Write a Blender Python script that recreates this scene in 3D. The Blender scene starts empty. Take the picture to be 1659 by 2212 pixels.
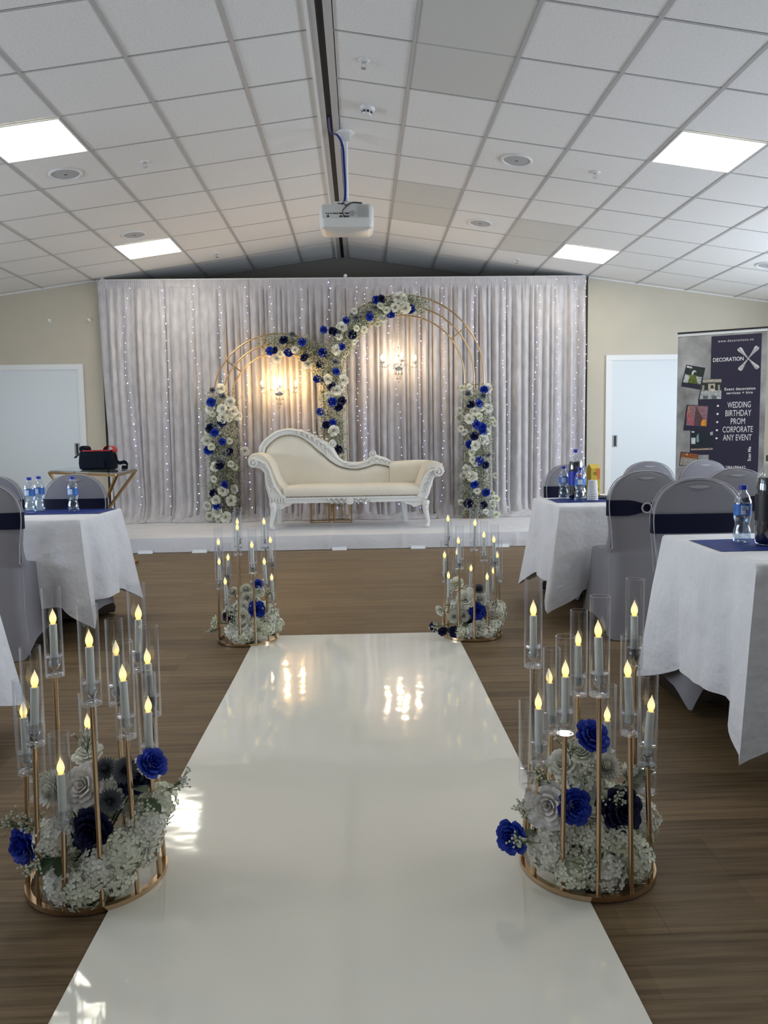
import bpy, math, random
from mathutils import Vector, Matrix, Euler
C = bpy.context.scene.collection
PI = math.pi
S = bpy.context.scene
# ---------------------------------------------------------------- camera
F, HCAM = 1661.0, 1.1
roll, yaw, pitch = math.radians(.85), math.atan(49.3/F), math.atan(151.8/F)
fwd = Vector((math.sin(yaw)*math.cos(pitch), math.cos(yaw)*math.cos(pitch), -math.sin(pitch)))
rt = Vector((math.cos(yaw), -math.sin(yaw), 0)); up = rt.cross(fwd)
rt2 = rt*math.cos(roll)-up*math.sin(roll); up2 = up*math.cos(roll)+rt*math.sin(roll)
cd = bpy.data.cameras.new('camera'); cam = bpy.data.objects.new('camera', cd); C.objects.link(cam)
cam.matrix_world = Matrix(((rt2.x, up2.x, -fwd.x, 0), (rt2.y, up2.y, -fwd.y, 0), (rt2.z, up2.z, -fwd.z, HCAM), (0, 0, 0, 1)))
cd.sensor_fit = 'HORIZONTAL'; cd.sensor_width = 36; cd.lens = F/1659*36; cd.clip_start = .05; cd.clip_end = 200
S.camera = cam
# ---------------------------------------------------------------- world, light, exposure
S.view_settings.view_transform = 'Standard'; S.view_settings.look = 'None'
S.view_settings.gamma = 1; S.view_settings.use_curve_mapping = False
S.view_settings.exposure = 0.48
w = bpy.data.worlds.new('sky'); S.world = w; w.use_nodes = True
wb = w.node_tree.nodes['Background']; wb.inputs[0].default_value = (.55, .72, 1, 1); wb.inputs[1].default_value = .5
def area(name, loc, rot, sx, sy, power, col):
    l = bpy.data.lights.new(name, 'AREA'); l.shape = 'RECTANGLE'; l.size = sx; l.size_y = sy; l.energy = power; l.color = col
    o = bpy.data.objects.new(name, l); C.objects.link(o); o.location = loc; o.rotation_euler = rot; return o
XL, XR, YB, YF = -6.2, 5.8, -5.0, 9.8
DAY = (.76, .86, 1.0)
WINP = 52
WINS_L = [(-.4, .15), (2.4, 1.0), (5.2, 1.1)]      # window centres along Y and daylight through each
WINS_R = [(-.4, .15), (4.0, 1.35), (7.0, 1.5)]
for wy, m in WINS_L:
    area('daylight_left', (XL+.12, wy, 1.55), (0, -PI/2, 0), 1.3, 2.2, WINP*m, DAY)
for wy, m in WINS_R:
    area('daylight_right', (XR-.12, wy, 1.55), (0, PI/2, 0), 1.3, 2.2, WINP*m, DAY)
area('rear_fill', (0, YB+.12, 1.5), (PI/2, 0, 0), 4.0, 1.8, 3, (.9, .95, 1))  # added fill light; the rear wall behind it has no window
PANEL = 9.5      # strength of the ceiling light panels
BULB = 200.0
# ---------------------------------------------------------------- materials
def new_mat(name):
    m = bpy.data.materials.new(name); m.use_nodes = True; m.node_tree.nodes.clear(); return m
def P(name, col, rough=.6, metal=0, spec=.5, noise=None, bump=None, sheen=0, coat=0, trans=0, sss=0, ramp=None, coords='Object', emit=None):
    """noise=(scale, amount, (sx,sy,sz)); bump=(scale, strength, dist, (sx,sy,sz))"""
    m = new_mat(name); n = m.node_tree.nodes; L = m.node_tree.links
    o = n.new('ShaderNodeOutputMaterial'); b = n.new('ShaderNodeBsdfPrincipled'); L.new(b.outputs[0], o.inputs[0])
    b.inputs['Base Color'].default_value = (*col, 1); b.inputs['Roughness'].default_value = rough
    b.inputs['Metallic'].default_value = metal; b.inputs['Specular IOR Level'].default_value = spec
    b.inputs['Sheen Weight'].default_value = sheen; b.inputs['Coat Weight'].default_value = coat
    b.inputs['Coat Roughness'].default_value = .05; b.inputs['Transmission Weight'].default_value = trans
    if emit: b.inputs['Emission Color'].default_value = (*emit[0], 1); b.inputs['Emission Strength'].default_value = emit[1]
    tc = n.new('ShaderNodeTexCoord')
    def tex(sc, s3, det=4):
        mp = n.new('ShaderNodeMapping'); L.new(tc.outputs[coords], mp.inputs[0]); mp.inputs['Scale'].default_value = s3
        t = n.new('ShaderNodeTexNoise'); L.new(mp.outputs[0], t.inputs[0]); t.inputs['Scale'].default_value = sc; t.inputs['Detail'].default_value = det
        return t
    if noise:
        t = tex(noise[0], noise[2] if len(noise) > 2 else (1, 1, 1))
        mx = n.new('ShaderNodeMix'); mx.data_type = 'RGBA'
        r = n.new('ShaderNodeMapRange'); L.new(t.outputs[0], r.inputs[0]); r.inputs[1].default_value = .3; r.inputs[2].default_value = .7
        L.new(r.outputs[0], mx.inputs[0])
        a = noise[1]; mx.inputs[6].default_value = (*[c*(1-a) for c in col], 1); mx.inputs[7].default_value = (*[min(1, c*(1+a)) for c in col], 1)
        L.new(mx.outputs[2], b.inputs['Base Color'])
    if bump:
        t = tex(bump[0], bump[3] if len(bump) > 3 else (1, 1, 1))
        bp = n.new('ShaderNodeBump'); L.new(t.outputs[0], bp.inputs['Height']); bp.inputs['Strength'].default_value = bump[1]; bp.inputs['Distance'].default_value = bump[2]
        L.new(bp.outputs[0], b.inputs['Normal'])
        if coat: L.new(bp.outputs[0], b.inputs['Coat Normal'])
    return m
def thin_glass(name, tint=(.96, .98, 1), rough=.02, f0=.06, edge=.9):
    m = new_mat(name); n = m.node_tree.nodes; L = m.node_tree.links
    o = n.new('ShaderNodeOutputMaterial'); t = n.new('ShaderNodeBsdfTransparent'); g = n.new('ShaderNodeBsdfGlossy'); mx = n.new('ShaderNodeMixShader')
    lw = n.new('ShaderNodeLayerWeight'); lw.inputs[0].default_value = .35
    r = n.new('ShaderNodeMapRange'); L.new(lw.outputs['Facing'], r.inputs[0]); r.inputs[1].default_value = 0; r.inputs[2].default_value = 1
    r.inputs[3].default_value = f0; r.inputs[4].default_value = edge
    pw = n.new('ShaderNodeMath'); pw.operation = 'POWER'; L.new(lw.outputs['Facing'], pw.inputs[0]); pw.inputs[1].default_value = 2.2
    L.new(pw.outputs[0], r.inputs[0])
    t.inputs[0].default_value = (*tint, 1); g.inputs[0].default_value = (.95, .97, 1, 1); g.inputs['Roughness'].default_value = rough
    L.new(r.outputs[0], mx.inputs[0]); L.new(t.outputs[0], mx.inputs[1]); L.new(g.outputs[0], mx.inputs[2]); L.new(mx.outputs[0], o.inputs[0])
    return m
def emis(name, col, st, sample=True):
    m = new_mat(name); n = m.node_tree.nodes; o = n.new('ShaderNodeOutputMaterial'); e = n.new('ShaderNodeEmission')
    e.inputs[0].default_value = (*col, 1); e.inputs[1].default_value = st; m.node_tree.links.new(e.outputs[0], o.inputs[0])
    if not sample: m.cycles.emission_sampling = 'NONE'
    return m
M = {}
M['tile'] = P('ceiling_tile', (.83, .83, .81), .9, spec=.2, noise=(70, .05), bump=(160, .35, .002))
M['tile_plain'] = P('plain_tile', (.66, .66, .62), .9, spec=.2)
M['grid'] = P('grid_metal', (.48, .48, .475), .5)
M['white'] = P('white_paint', (.80, .81, .80), .45)
M['door'] = P('door_paint', (.70, .75, .77), .4)
M['wall'] = P('beige_wall', (.57, .525, .425), .85, noise=(3, .03))
M['shaded_wall'] = P('alcove_shade', (.17, .16, .14), .9)  # shadow behind the curtain is put into this dark wall colour
M['side_wall'] = P('cream_wall', (.72, .70, .64), .85)
M['dark'] = P('dark_gap', (.03, .03, .03), .8)
M['black'] = P('black_plastic', (.012, .012, .014), .4)
M['panel'] = emis('panel_light', (1, .95, .80), PANEL)
M['gold'] = P('rose_gold', (.62, .45, .29), .2, metal=1)
M['gold2'] = P('brushed_gold', (.45, .29, .13), .3, metal=1)
M['gold3'] = P('matt_gold', (.50, .36, .20), .38, metal=1)
M['glass'] = thin_glass('clear_acrylic', (.985, .99, 1), f0=.035, edge=.85)
M['holder'] = thin_glass('thick_acrylic', (.98, .985, .99), .04, .09, .95)
M['wax'] = P('ivory_wax', (.68, .71, .66), .45, noise=(40, .04))
M['curtain'] = P('crushed_velvet', (.52, .50, .515), .55, sheen=.5, noise=(9, .13, (2.2, 1, .8)), bump=(28, .35, .01, (1, 1, .6)))
M['stagecloth'] = P('white_stage_cloth', (.70, .70, .73), .8, noise=(2.5, .05), bump=(4, .5, .04))
M['cloth'] = P('white_tablecloth', (.80, .81, .85), .8, bump=(5, .8, .05), noise=(4, .04))
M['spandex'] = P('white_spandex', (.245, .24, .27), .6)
M['sash'] = P('navy_satin', (.004, .005, .026), .6, spec=.2)
M['runnerblue'] = P('royal_satin', (.012, .035, .22), .6, spec=.2, bump=(12, .2, .01))
M['upholstery'] = P('cream_leather', (.76, .71, .60), .5, noise=(3, .05), bump=(14, .1, .01))
M['carved'] = P('white_lacquer', (.76, .755, .72), .35, bump=(60, .12, .003))
M['nail'] = P('nailhead', (.22, .17, .12), .4, metal=.8)
M['chrome'] = P('chrome', (.7, .7, .7), .12, metal=1)
M['chair_shine'] = P('shine_and_buckle', (.40, .40, .43), .5)  # paler than the cover to paint its highlights; also colours the ring buckle
M['blue'] = P('royal_blue_petal', (.003, .032, .40), .6, noise=(30, .25))
M['navy'] = P('navy_petal', (.002, .007, .065), .55, noise=(30, .3))
M['ivory'] = P('ivory_petal', (.87, .87, .78), .7, noise=(25, .06))
M['cream'] = P('cream_petal', (.84, .86, .70), .7, noise=(25, .08))
M['pink'] = P('blush_white_petal', (.88, .85, .82), .7, noise=(25, .05))
M['grey'] = P('dusty_grey_petal', (.20, .22, .26), .7, noise=(30, .1))
M['leaf'] = P('dark_leaf', (.045, .085, .03), .5, noise=(20, .3))
M['sage'] = P('sage_stem', (.13, .18, .08), .7, noise=(8, .3))
M['floret'] = P('tiny_white_floret', (.62, .64, .53), .8)
M['dryfill'] = P('dried_fill', (.13, .17, .085), .9, noise=(30, .3))
M['cap'] = P('blue_cap', (.01, .03, .42), .35)
M['label'] = P('blue_label', (.03, .16, .55), .4, noise=(30, .35))
M['labelw'] = P('pale_label', (.62, .70, .80), .4)
M['pet'] = thin_glass('clear_plastic', (.93, .96, .99), .05, .10, .9)
M['water'] = thin_glass('water', (.80, .86, .90), .02, .05, .5)
M['cola'] = P('dark_cola', (.006, .004, .008), .08, coat=.5)
M['paper'] = P('white_paper', (.82, .82, .80), .6)
M['red'] = P('red_lining', (.42, .01, .02), .6)
M['bag'] = P('black_nylon', (.003, .006, .014), .8, spec=.15, bump=(60, .2, .003))
M['crystal'] = thin_glass('crystal', (.93, .91, .86), .02, .35, 1)
M['bulb'] = emis('warm_bulb', (1, .62, .25), BULB*1.25); M['bulb2'] = emis('white_bulb', (1, .74, .45), BULB)
M['fairy'] = emis('fairy_white', (.80, .80, 1), 3.5, False)
M['fairyv'] = emis('fairy_violet', (.42, .36, 1), 4, False)
M['proj'] = P('projector_plastic', (.72, .72, .69), .4)
M['greyplastic'] = P('grey_plastic', (.33, .34, .35), .6)
M['bluecable'] = P('blue_cable', (.01, .03, .22), .4)
M['speaker'] = P('speaker_grille', (.46, .47, .48), .7, bump=(300, .4, .002))
M['tape'] = P('white_tape', (.84, .86, .88), .4)
M['windowglass'] = thin_glass('window_pane', (.9, .94, .96), .02, .05, .8)
M['mix_floor'] = None
# LED flame: translucent bulb, brighter at its foot
m = new_mat('led_flame'); n = m.node_tree.nodes; L = m.node_tree.links
o = n.new('ShaderNodeOutputMaterial'); e = n.new('ShaderNodeEmission'); tc = n.new('ShaderNodeTexCoord'); sx = n.new('ShaderNodeSeparateXYZ')
L.new(tc.outputs['Generated'], sx.inputs[0]); cr = n.new('ShaderNodeValToRGB'); L.new(sx.outputs[2], cr.inputs[0])
cr.color_ramp.elements[0].color = (.95, .58, .16, 1); cr.color_ramp.elements[1].color = (.62, .55, .36, 1)
a_ = cr.color_ramp.elements.new(.28); a_.color = (1.6, 1.12, .36, 1); a_ = cr.color_ramp.elements.new(.55); a_.color = (.95, .78, .42, 1)
L.new(cr.outputs[0], e.inputs[0]); e.inputs[1].default_value = 1.0; L.new(e.outputs[0], o.inputs[0]); m.cycles.emission_sampling = 'NONE'; M['flame'] = m
# vinyl planks: colour per plank, grain along the plank
m = new_mat('oak_vinyl'); n = m.node_tree.nodes; L = m.node_tree.links
o = n.new('ShaderNodeOutputMaterial'); b = n.new('ShaderNodeBsdfPrincipled'); L.new(b.outputs[0], o.inputs[0])
g = n.new('ShaderNodeNewGeometry'); mp = n.new('ShaderNodeMapping'); L.new(g.outputs['Position'], mp.inputs[0]); mp.inputs['Scale'].default_value = (1.1, 24, 1)
t = n.new('ShaderNodeTexNoise'); L.new(mp.outputs[0], t.inputs[0]); t.inputs['Scale'].default_value = 2.2; t.inputs['Detail'].default_value = 6; t.inputs['Roughness'].default_value = .62
oi = n.new('ShaderNodeObjectInfo'); rp = n.new('ShaderNodeMath'); rp.operation = 'ADD'
# per-plank tone from the plank grid itself so that joined far planks differ too
sp = n.new('ShaderNodeSeparateXYZ'); L.new(g.outputs['Position'], sp.inputs[0])
br = n.new('ShaderNodeTexBrick'); br.offset = .37; br.inputs['Scale'].default_value = 1; br.inputs['Brick Width'].default_value = .92; br.inputs['Row Height'].default_value = .1
br.inputs['Mortar Size'].default_value = 0; br.inputs['Color1'].default_value = (0, 0, 0, 1); br.inputs['Color2'].default_value = (1, 1, 1, 1); L.new(g.outputs['Position'], br.inputs[0])
ad = n.new('ShaderNodeMath'); ad.operation = 'MULTIPLY_ADD'; L.new(br.outputs[0], ad.inputs[0]); ad.inputs[1].default_value = .16; L.new(t.outputs[0], ad.inputs[2])
ad2 = n.new('ShaderNodeMath'); ad2.operation = 'MULTIPLY_ADD'; L.new(oi.outputs['Random'], ad2.inputs[0]); ad2.inputs[1].default_value = .12; L.new(ad.outputs[0], ad2.inputs[2])
cr = n.new('ShaderNodeValToRGB'); L.new(ad2.outputs[0], cr.inputs[0])
cr.color_ramp.elements[0].position = .40; cr.color_ramp.elements[0].color = (.085, .054, .027, 1); cr.color_ramp.elements[1].position = .84; cr.color_ramp.elements[1].color = (.225, .158, .088, 1)
L.new(cr.outputs[0], b.inputs['Base Color']); b.inputs['Roughness'].default_value = .5; b.inputs['Specular IOR Level'].default_value = .22
bp = n.new('ShaderNodeBump'); L.new(t.outputs[0], bp.inputs['Height']); bp.inputs['Strength'].default_value = .15; bp.inputs['Distance'].default_value = .004; L.new(bp.outputs[0], b.inputs['Normal'])
M['floor'] = m
# glossy white aisle vinyl with soft ripples
m = new_mat('white_gloss_vinyl'); n = m.node_tree.nodes; L = m.node_tree.links
o = n.new('ShaderNodeOutputMaterial'); b = n.new('ShaderNodeBsdfPrincipled'); L.new(b.outputs[0], o.inputs[0])
b.inputs['Base Color'].default_value = (.88, .865, .785, 1); b.inputs['Roughness'].default_value = .06; b.inputs['IOR'].default_value = 1.62
g = n.new('ShaderNodeNewGeometry'); mp = n.new('ShaderNodeMapping'); L.new(g.outputs['Position'], mp.inputs[0]); mp.inputs['Scale'].default_value = (2.2, 3.2, 1)
t = n.new('ShaderNodeTexNoise'); L.new(mp.outputs[0], t.inputs[0]); t.inputs['Scale'].default_value = 1.6; t.inputs['Detail'].default_value = 2.5
bp = n.new('ShaderNodeBump'); L.new(t.outputs[0], bp.inputs['Height']); bp.inputs['Strength'].default_value = .30; bp.inputs['Distance'].default_value = .006; L.new(bp.outputs[0], b.inputs['Normal'])
M['gloss'] = m
# ---------------------------------------------------------------- mesh helpers
class MB:
    def __init__(s): s.v = []; s.f = []; s.mi = []; s.cur = 0
    def add(s, vs, fs):
        k = len(s.v); s.v += [tuple(p) for p in vs]; s.f += [tuple(i+k for i in f) for f in fs]; s.mi += [s.cur]*len(fs); return s
    def box(s, x0, x1, y0, y1, z0, z1, M4=None):
        vs = [(x0, y0, z0), (x1, y0, z0), (x1, y1, z0), (x0, y1, z0), (x0, y0, z1), (x1, y0, z1), (x1, y1, z1), (x0, y1, z1)]
        if M4: vs = [M4 @ Vector(p) for p in vs]
        return s.add(vs, [(3, 2, 1, 0), (4, 5, 6, 7), (0, 1, 5, 4), (1, 2, 6, 5), (2, 3, 7, 6), (3, 0, 4, 7)])
    def cbox(s, x, y, z, a, b, c): return s.box(x-a/2, x+a/2, y-b/2, y+b/2, z-c/2, z+c/2)
    def tube(s, pts, r, n=8, closed=False, caps=True, sq=False):
        pts = [Vector(p) for p in pts]; N = len(pts); rs = r if isinstance(r, (list, tuple)) else [r]*N
        rings = []; prev = None
        for i, p in enumerate(pts):
            if closed: d = pts[(i+1) % N]-pts[i-1]
            else: d = pts[min(i+1, N-1)]-pts[max(i-1, 0)]
            d.normalize()
            if prev is None:
                a = Vector((0, 0, 1)) if abs(d.z) < .9 else Vector((0, 1, 0)); u = d.cross(a).normalized()
            else: u = (prev-d*prev.dot(d)).normalized()
            prev = u; v = d.cross(u)
            off = PI/4 if sq else 0
            rings.append([p+(u*math.cos(2*PI*k/n+off)+v*math.sin(2*PI*k/n+off))*rs[i] for k in range(n)])
        vs = [q for R_ in rings for q in R_]; fs = []
        for i in range(N if closed else N-1):
            j = (i+1) % N
            for k in range(n): fs.append((i*n+k, i*n+(k+1) % n, j*n+(k+1) % n, j*n+k))
        if not closed and caps: fs.append(tuple(range(n-1, -1, -1))); fs.append(tuple((N-1)*n+k for k in range(n)))
        return s.add(vs, fs)
    def lathe(s, prof, n=20, c=(0, 0, 0), cap=True, axis=None):
        vs = []; fs = []
        for r, z in prof:
            for k in range(n):
                a = 2*PI*k/n; p = Vector((r*math.cos(a), r*math.sin(a), z))
                if axis: p = axis @ p
                vs.append((p.x+c[0], p.y+c[1], p.z+c[2]))
        for i in range(len(prof)-1):
            for k in range(n): fs.append((i*n+k, i*n+(k+1) % n, (i+1)*n+(k+1) % n, (i+1)*n+k))
        if cap: fs.append(tuple(range(n-1, -1, -1))); fs.append(tuple((len(prof)-1)*n+k for k in range(n)))
        return s.add(vs, fs)
    def grid(s, fn, nu, nv):
        vs = [fn(i/nu, j/nv) for j in range(nv+1) for i in range(nu+1)]
        fs = [(j*(nu+1)+i, j*(nu+1)+i+1, (j+1)*(nu+1)+i+1, (j+1)*(nu+1)+i) for j in range(nv) for i in range(nu)]
        return s.add(vs, fs)
    def loft(s, rings, cap=True):
        n = len(rings[0]); vs = [p for r in rings for p in r]; fs = []
        for i in range(len(rings)-1):
            for k in range(n): fs.append((i*n+k, i*n+(k+1) % n, (i+1)*n+(k+1) % n, (i+1)*n+k))
        if cap: fs.append(tuple(range(n-1, -1, -1))); fs.append(tuple((len(rings)-1)*n+k for k in range(n)))
        return s.add(vs, fs)
    def extrude(s, poly, y0, y1, bev=0):
        """2D polygon (x,z), counter-clockwise seen from -Y, pulled from y0 to y1 with a rounded lip"""
        if bev:
            cx = sum(p[0] for p in poly)/len(poly); cz = sum(p[1] for p in poly)/len(poly)
            def ins(d):
                out = []; N = len(poly)
                for i in range(N):
                    a = Vector(poly[i-1]); b_ = Vector(poly[i]); c_ = Vector(poly[(i+1) % N])
                    n1 = Vector((-(b_-a).y, (b_-a).x)).normalized(); n2 = Vector((-(c_-b_).y, (c_-b_).x)).normalized()
                    nn = (n1+n2); nn = nn.normalized() if nn.length > .01 else n1
                    q = b_+nn*d; out.append((q.x, q.y))
                return out
            L_ = [(bev, y0), (bev*.3, y0+bev*.3), (0, y0+bev), (0, y1-bev), (bev*.3, y1-bev*.3), (bev, y1)]
            rings = [[(x, y, z) for x, z in (ins(d) if d else poly)] for d, y in L_]
        else: rings = [[(x, y, z) for x, z in poly] for y in (y0, y1)]
        return s.loft(rings)
    def ball(s, c, r, n=8, m_=6, sc=(1, 1, 1)):
        pr = [(max(1e-4, math.sin(PI*i/m_))*r, -math.cos(PI*i/m_)*r) for i in range(m_+1)]
        vs = []; 
        for rr, z in pr:
            for k in range(n): vs.append((c[0]+rr*math.cos(2*PI*k/n)*sc[0], c[1]+rr*math.sin(2*PI*k/n)*sc[1], c[2]+z*sc[2]))
        fs = [(i*n+k, i*n+(k+1) % n, (i+1)*n+(k+1) % n, (i+1)*n+k) for i in range(m_) for k in range(n)]
        return s.add(vs, fs)
    def octa(s, c, r):
        x, y, z = c
        return s.add([(x+r, y, z), (x-r, y, z), (x, y+r, z), (x, y-r, z), (x, y, z+r), (x, y, z-r)],
                     [(0, 2, 4), (2, 1, 4), (1, 3, 4), (3, 0, 4), (2, 0, 5), (1, 2, 5), (3, 1, 5), (0, 3, 5)])
    def mesh(s, name, mats, smooth=True, angle=40):
        me = bpy.data.meshes.new(name); me.from_pydata(s.v, [], s.f)
        for mt in (mats if isinstance(mats, (list, tuple)) else [mats]): me.materials.append(mt)
        if any(s.mi): me.polygons.foreach_set('material_index', s.mi)
        if smooth:
            me.polygons.foreach_set('use_smooth', [True]*len(s.f)); me.update()
            if angle < 180: me.set_sharp_from_angle(angle=math.radians(angle))
        me.update(); return me
def obj(name, mb, mat, parent=None, smooth=True, angle=40, **kw):
    me = mb if isinstance(mb, bpy.types.Mesh) else mb.mesh(name, mat, smooth, angle)
    o = bpy.data.objects.new(name, me); C.objects.link(o)
    if parent: o.parent = parent
    for k, v in kw.items():
        if k in ('loc', 'rot', 'scale'): setattr(o, {'loc': 'location', 'rot': 'rotation_euler', 'scale': 'scale'}[k], v)
        else: o[k] = v
    return o
def thing(name, label, cat, loc=(0, 0, 0), rz=0, group=None):
    o = bpy.data.objects.new(name, None); C.objects.link(o); o.location = loc; o.rotation_euler = (0, 0, rz); o.empty_display_size = .1
    o['label'] = label; o['category'] = cat
    if group: o['group'] = group
    return o
def tag(o, label, cat, group=None):
    o['label'] = label; o['category'] = cat
    if group: o['group'] = group
    return o
def dup(root, loc, rz=None, label=None, group=None):
    r = root.copy(); C.objects.link(r); r.location = loc
    if rz is not None: r.rotation_euler = (0, 0, rz)
    if label: r['label'] = label
    if group: r['group'] = group
    for ch in list(root.children):
        c = ch.copy(); C.objects.link(c); c.parent = r
        for g_ in ch.children: d = g_.copy(); C.objects.link(d); d.parent = c
    return r
R = random.Random(7)
def smooth_path(pts, k=6):
    """Catmull-Rom through points (any dimension)"""
    out = []; N = len(pts)
    for i in range(N-1):
        p0, p1, p2, p3 = (Vector(pts[max(i-1, 0)]), Vector(pts[i]), Vector(pts[i+1]), Vector(pts[min(i+2, N-1)]))
        for j in range(k):
            t_ = j/k; out.append(.5*((2*p1)+(p2-p0)*t_+(2*p0-5*p1+4*p2-p3)*t_*t_+(3*p1-p0-3*p2+p3)*t_**3))
    out.append(Vector(pts[-1])); return out
# ================================================================ STRUCTURE
fl = obj('floor', MB().box(XL-.2, XR+.2, YB-.2, 10.7, -.12, -.006), M['dark'], kind='structure')
PW, PL = .1, .92
pm = MB().box(.0003, PL-.0003, .0003, PW-.0003, -.006, 0).mesh('plank', M['floor'], False)
far = MB(); row = 0
for j in range(int((10.6-YB)/PW)):
    y = YB+j*PW; ox = (j*.37*PL) % PL
    i = 0; x = XL-.1-ox
    while x < XR+.1:
        if 1.0 <= y < 4.4 and -2.7 < x+PL/2 < 2.7 and not (-.6 < x and x+PL < .53):
            if abs(x+PL/2) < .55+y*.55: obj('plank', pm, None, fl, loc=(x, y, 0))
            else: far.box(x+.0006, x+PL-.0006, y+.0005, y+PW-.0005, -.006, 0)
        else: far.box(x+.0006, x+PL-.0006, y+.0005, y+PW-.0005, -.006, 0)
        x += PL
obj('distant_planks', far, M['floor'], fl, smooth=False, kind='stuff')
# ceiling: two slopes of tiles on a metal grid
XRG, ZR, SL = -.19, 3.56, .142
def cz(x): return ZR-SL*abs(x-XRG)
th = math.atan(SL)
ce = obj('ceiling', MB().add([(XL-.2, YB-.2, cz(XL-.2)+.1), (XRG, YB-.2, ZR+.1), (XR+.2, YB-.2, cz(XR+.2)+.1), (XL-.2, 10.7, cz(XL-.2)+.1), (XRG, 10.7, ZR+.1), (XR+.2, 10.7, cz(XR+.2)+.1),
     (XL-.2, YB-.2, cz(XL-.2)+.25), (XRG, YB-.2, ZR+.25), (XR+.2, YB-.2, cz(XR+.2)+.25), (XL-.2, 10.7, cz(XL-.2)+.25), (XRG, 10.7, ZR+.25), (XR+.2, 10.7, cz(XR+.2)+.25)],
     [(0, 3, 4, 1), (1, 4, 5, 2), (6, 7, 10, 9), (7, 8, 11, 10), (0, 1, 7, 6), (1, 2, 8, 7), (3, 9, 10, 4), (4, 10, 11, 5), (0, 6, 9, 3), (2, 5, 11, 8)]), M['side_wall'], kind='structure', smooth=False)
TX, TY, Y0 = .628, .609, 4.835
colsR = [-.125]+[.366+TX*k for k in range(9)]
colsL = [-.255]+[-.72-TX*k for k in range(9)]
# (a wide tile stands in two places, as in the photo)
doubles = {('R', 1, -1), ('R', 1, 4), ('R', 3, 5)}
panels = {('R', 4, 1), ('R', 4, 6), ('L', 3, 1), ('L', 3, 6), ('R', 4, -4), ('L', 3, -4)}
M['panel_frame'] = P('panel_rim', (.8, .8, .78), .4)
tile_cache = {}; stuff_t = MB()
def tmat(xc, yc, side): return Matrix.Translation((xc, yc, cz(xc))) @ Matrix.Rotation(th*side, 4, 'Y')
skipcells = set()
for s_, i, j in doubles: skipcells.add((s_, i, j+1))
nl = 0
for s_, cols, sg in (('R', colsR, 1), ('L', colsL, -1)):
    for i in range(len(cols)-1):
        a, b_ = cols[i], cols[i+1]; xc = (a+b_)/2; wd = abs(b_-a)/math.cos(th)
        if abs(xc) > (XR if sg > 0 else -XL)+.2: continue
        for j in range(-16, 10):
            ya = Y0+j*TY; yb = ya+TY
            if ya > 9.8+.7: continue
            yb = min(yb, 10.5)
            if (s_, i, j) in skipcells: continue
            dbl = (s_, i, j) in doubles
            if dbl: yb = ya+2*TY
            yc = (ya+yb)/2; Mx = tmat(xc, yc, sg)
            if (s_, i, j) in panels:
                nl += 1
                pos = {1: 'nearer', 6: 'farther', -4: 'unseen nearer', -9: 'rearmost'}[j]
                t_ = thing('ceiling_light', 'square white LED ceiling panel, the %s one on the %s slope' % (pos, 'right' if sg > 0 else 'left'), 'light', Mx.translation, 0, 'ceiling light panels')
                t_.rotation_euler = Mx.to_euler()
                hw, hd = wd/2-.012, TY/2-.012
                obj('diffuser', MB().box(-hw+.012, hw-.012, -hd+.012, hd-.012, -.004, .004), M['panel'], t_, smooth=False)
                f_ = MB()
                for q in ((-hw, hw, -hd, -hd+.011), (-hw, hw, hd-.011, hd), (-hw, -hw+.011, -hd+.011, hd-.011), (hw-.011, hw, -hd+.011, hd-.011)): f_.box(*q, -.008, .006)
                obj('frame', f_, M['panel_frame'], t_, smooth=False)
                continue
            plain = dbl
            vis = j >= -2 and abs(xc) < 5.6
            if vis:
                key = (round(wd, 3), round(yb-ya, 3), plain)
                if key not in tile_cache: tile_cache[key] = MB().box(-wd/2+.013, wd/2-.013, -(yb-ya)/2+.011, (yb-ya)/2-.011, 0, .018).mesh('ceiling_tile', M['tile_plain' if plain else 'tile'], False)
                o_ = obj('ceiling_tile', tile_cache[key], None, ce); o_.matrix_world = Mx @ Matrix.Translation((0, 0, R.uniform(0, .0015))) @ Matrix.Rotation(R.uniform(-.0012, .0012), 4, 'X')
                if plain: o_['label'] = 'plain long ceiling panel without texture'
            else: stuff_t.box(-wd/2+.013, wd/2-.013, -(yb-ya)/2+.011, (yb-ya)/2-.011, 0, .018, Mx)
obj('unseen_tiles', stuff_t, M['tile'], ce, smooth=False, kind='stuff')
for s_, cols, sg in (('R', colsR, 1), ('L', colsL, -1)):
    for a in cols[1:]:
        if XL < a < XR: obj('grid_bar', MB().box(-.012, .012, -7.75, 7.75, -.004, .006), M['grid'], ce, smooth=False).matrix_world = tmat(a, (YB+10.5)/2, sg)
    xe = cols[0]; xf = (XR+.1) if sg > 0 else (XL-.1); xc = (xe+xf)/2; hw = abs(xf-xe)/2/math.cos(th)
    for j in range(-15, 10):
        y = Y0+j*TY
        obj('cross_bar', MB().box(-hw, hw, -.0065, .0065, -.001, .006), M['grid'], ce, smooth=False).matrix_world = tmat(xc, y, sg)
# ridge: white angle trims with a dark slot between
obj('ridge_slot', MB().box(-.215, -.165, YB, 10.5, ZR-.01, ZR+.02), M['dark'], ce, smooth=False)
obj('ridge_trim', MB().box(-.258, -.212, YB, 10.5, ZR-.022, ZR-.006), M['grid'], ce, smooth=False)
obj('ridge_trim', MB().box(-.168, -.118, YB, 10.5, ZR-.022, ZR-.006), M['grid'], ce, smooth=False)
obj('ridge_trim', MB().box(-.275, -.255, YB, 10.5, ZR-.03, ZR-.006), M['white'], ce, smooth=False)
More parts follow.
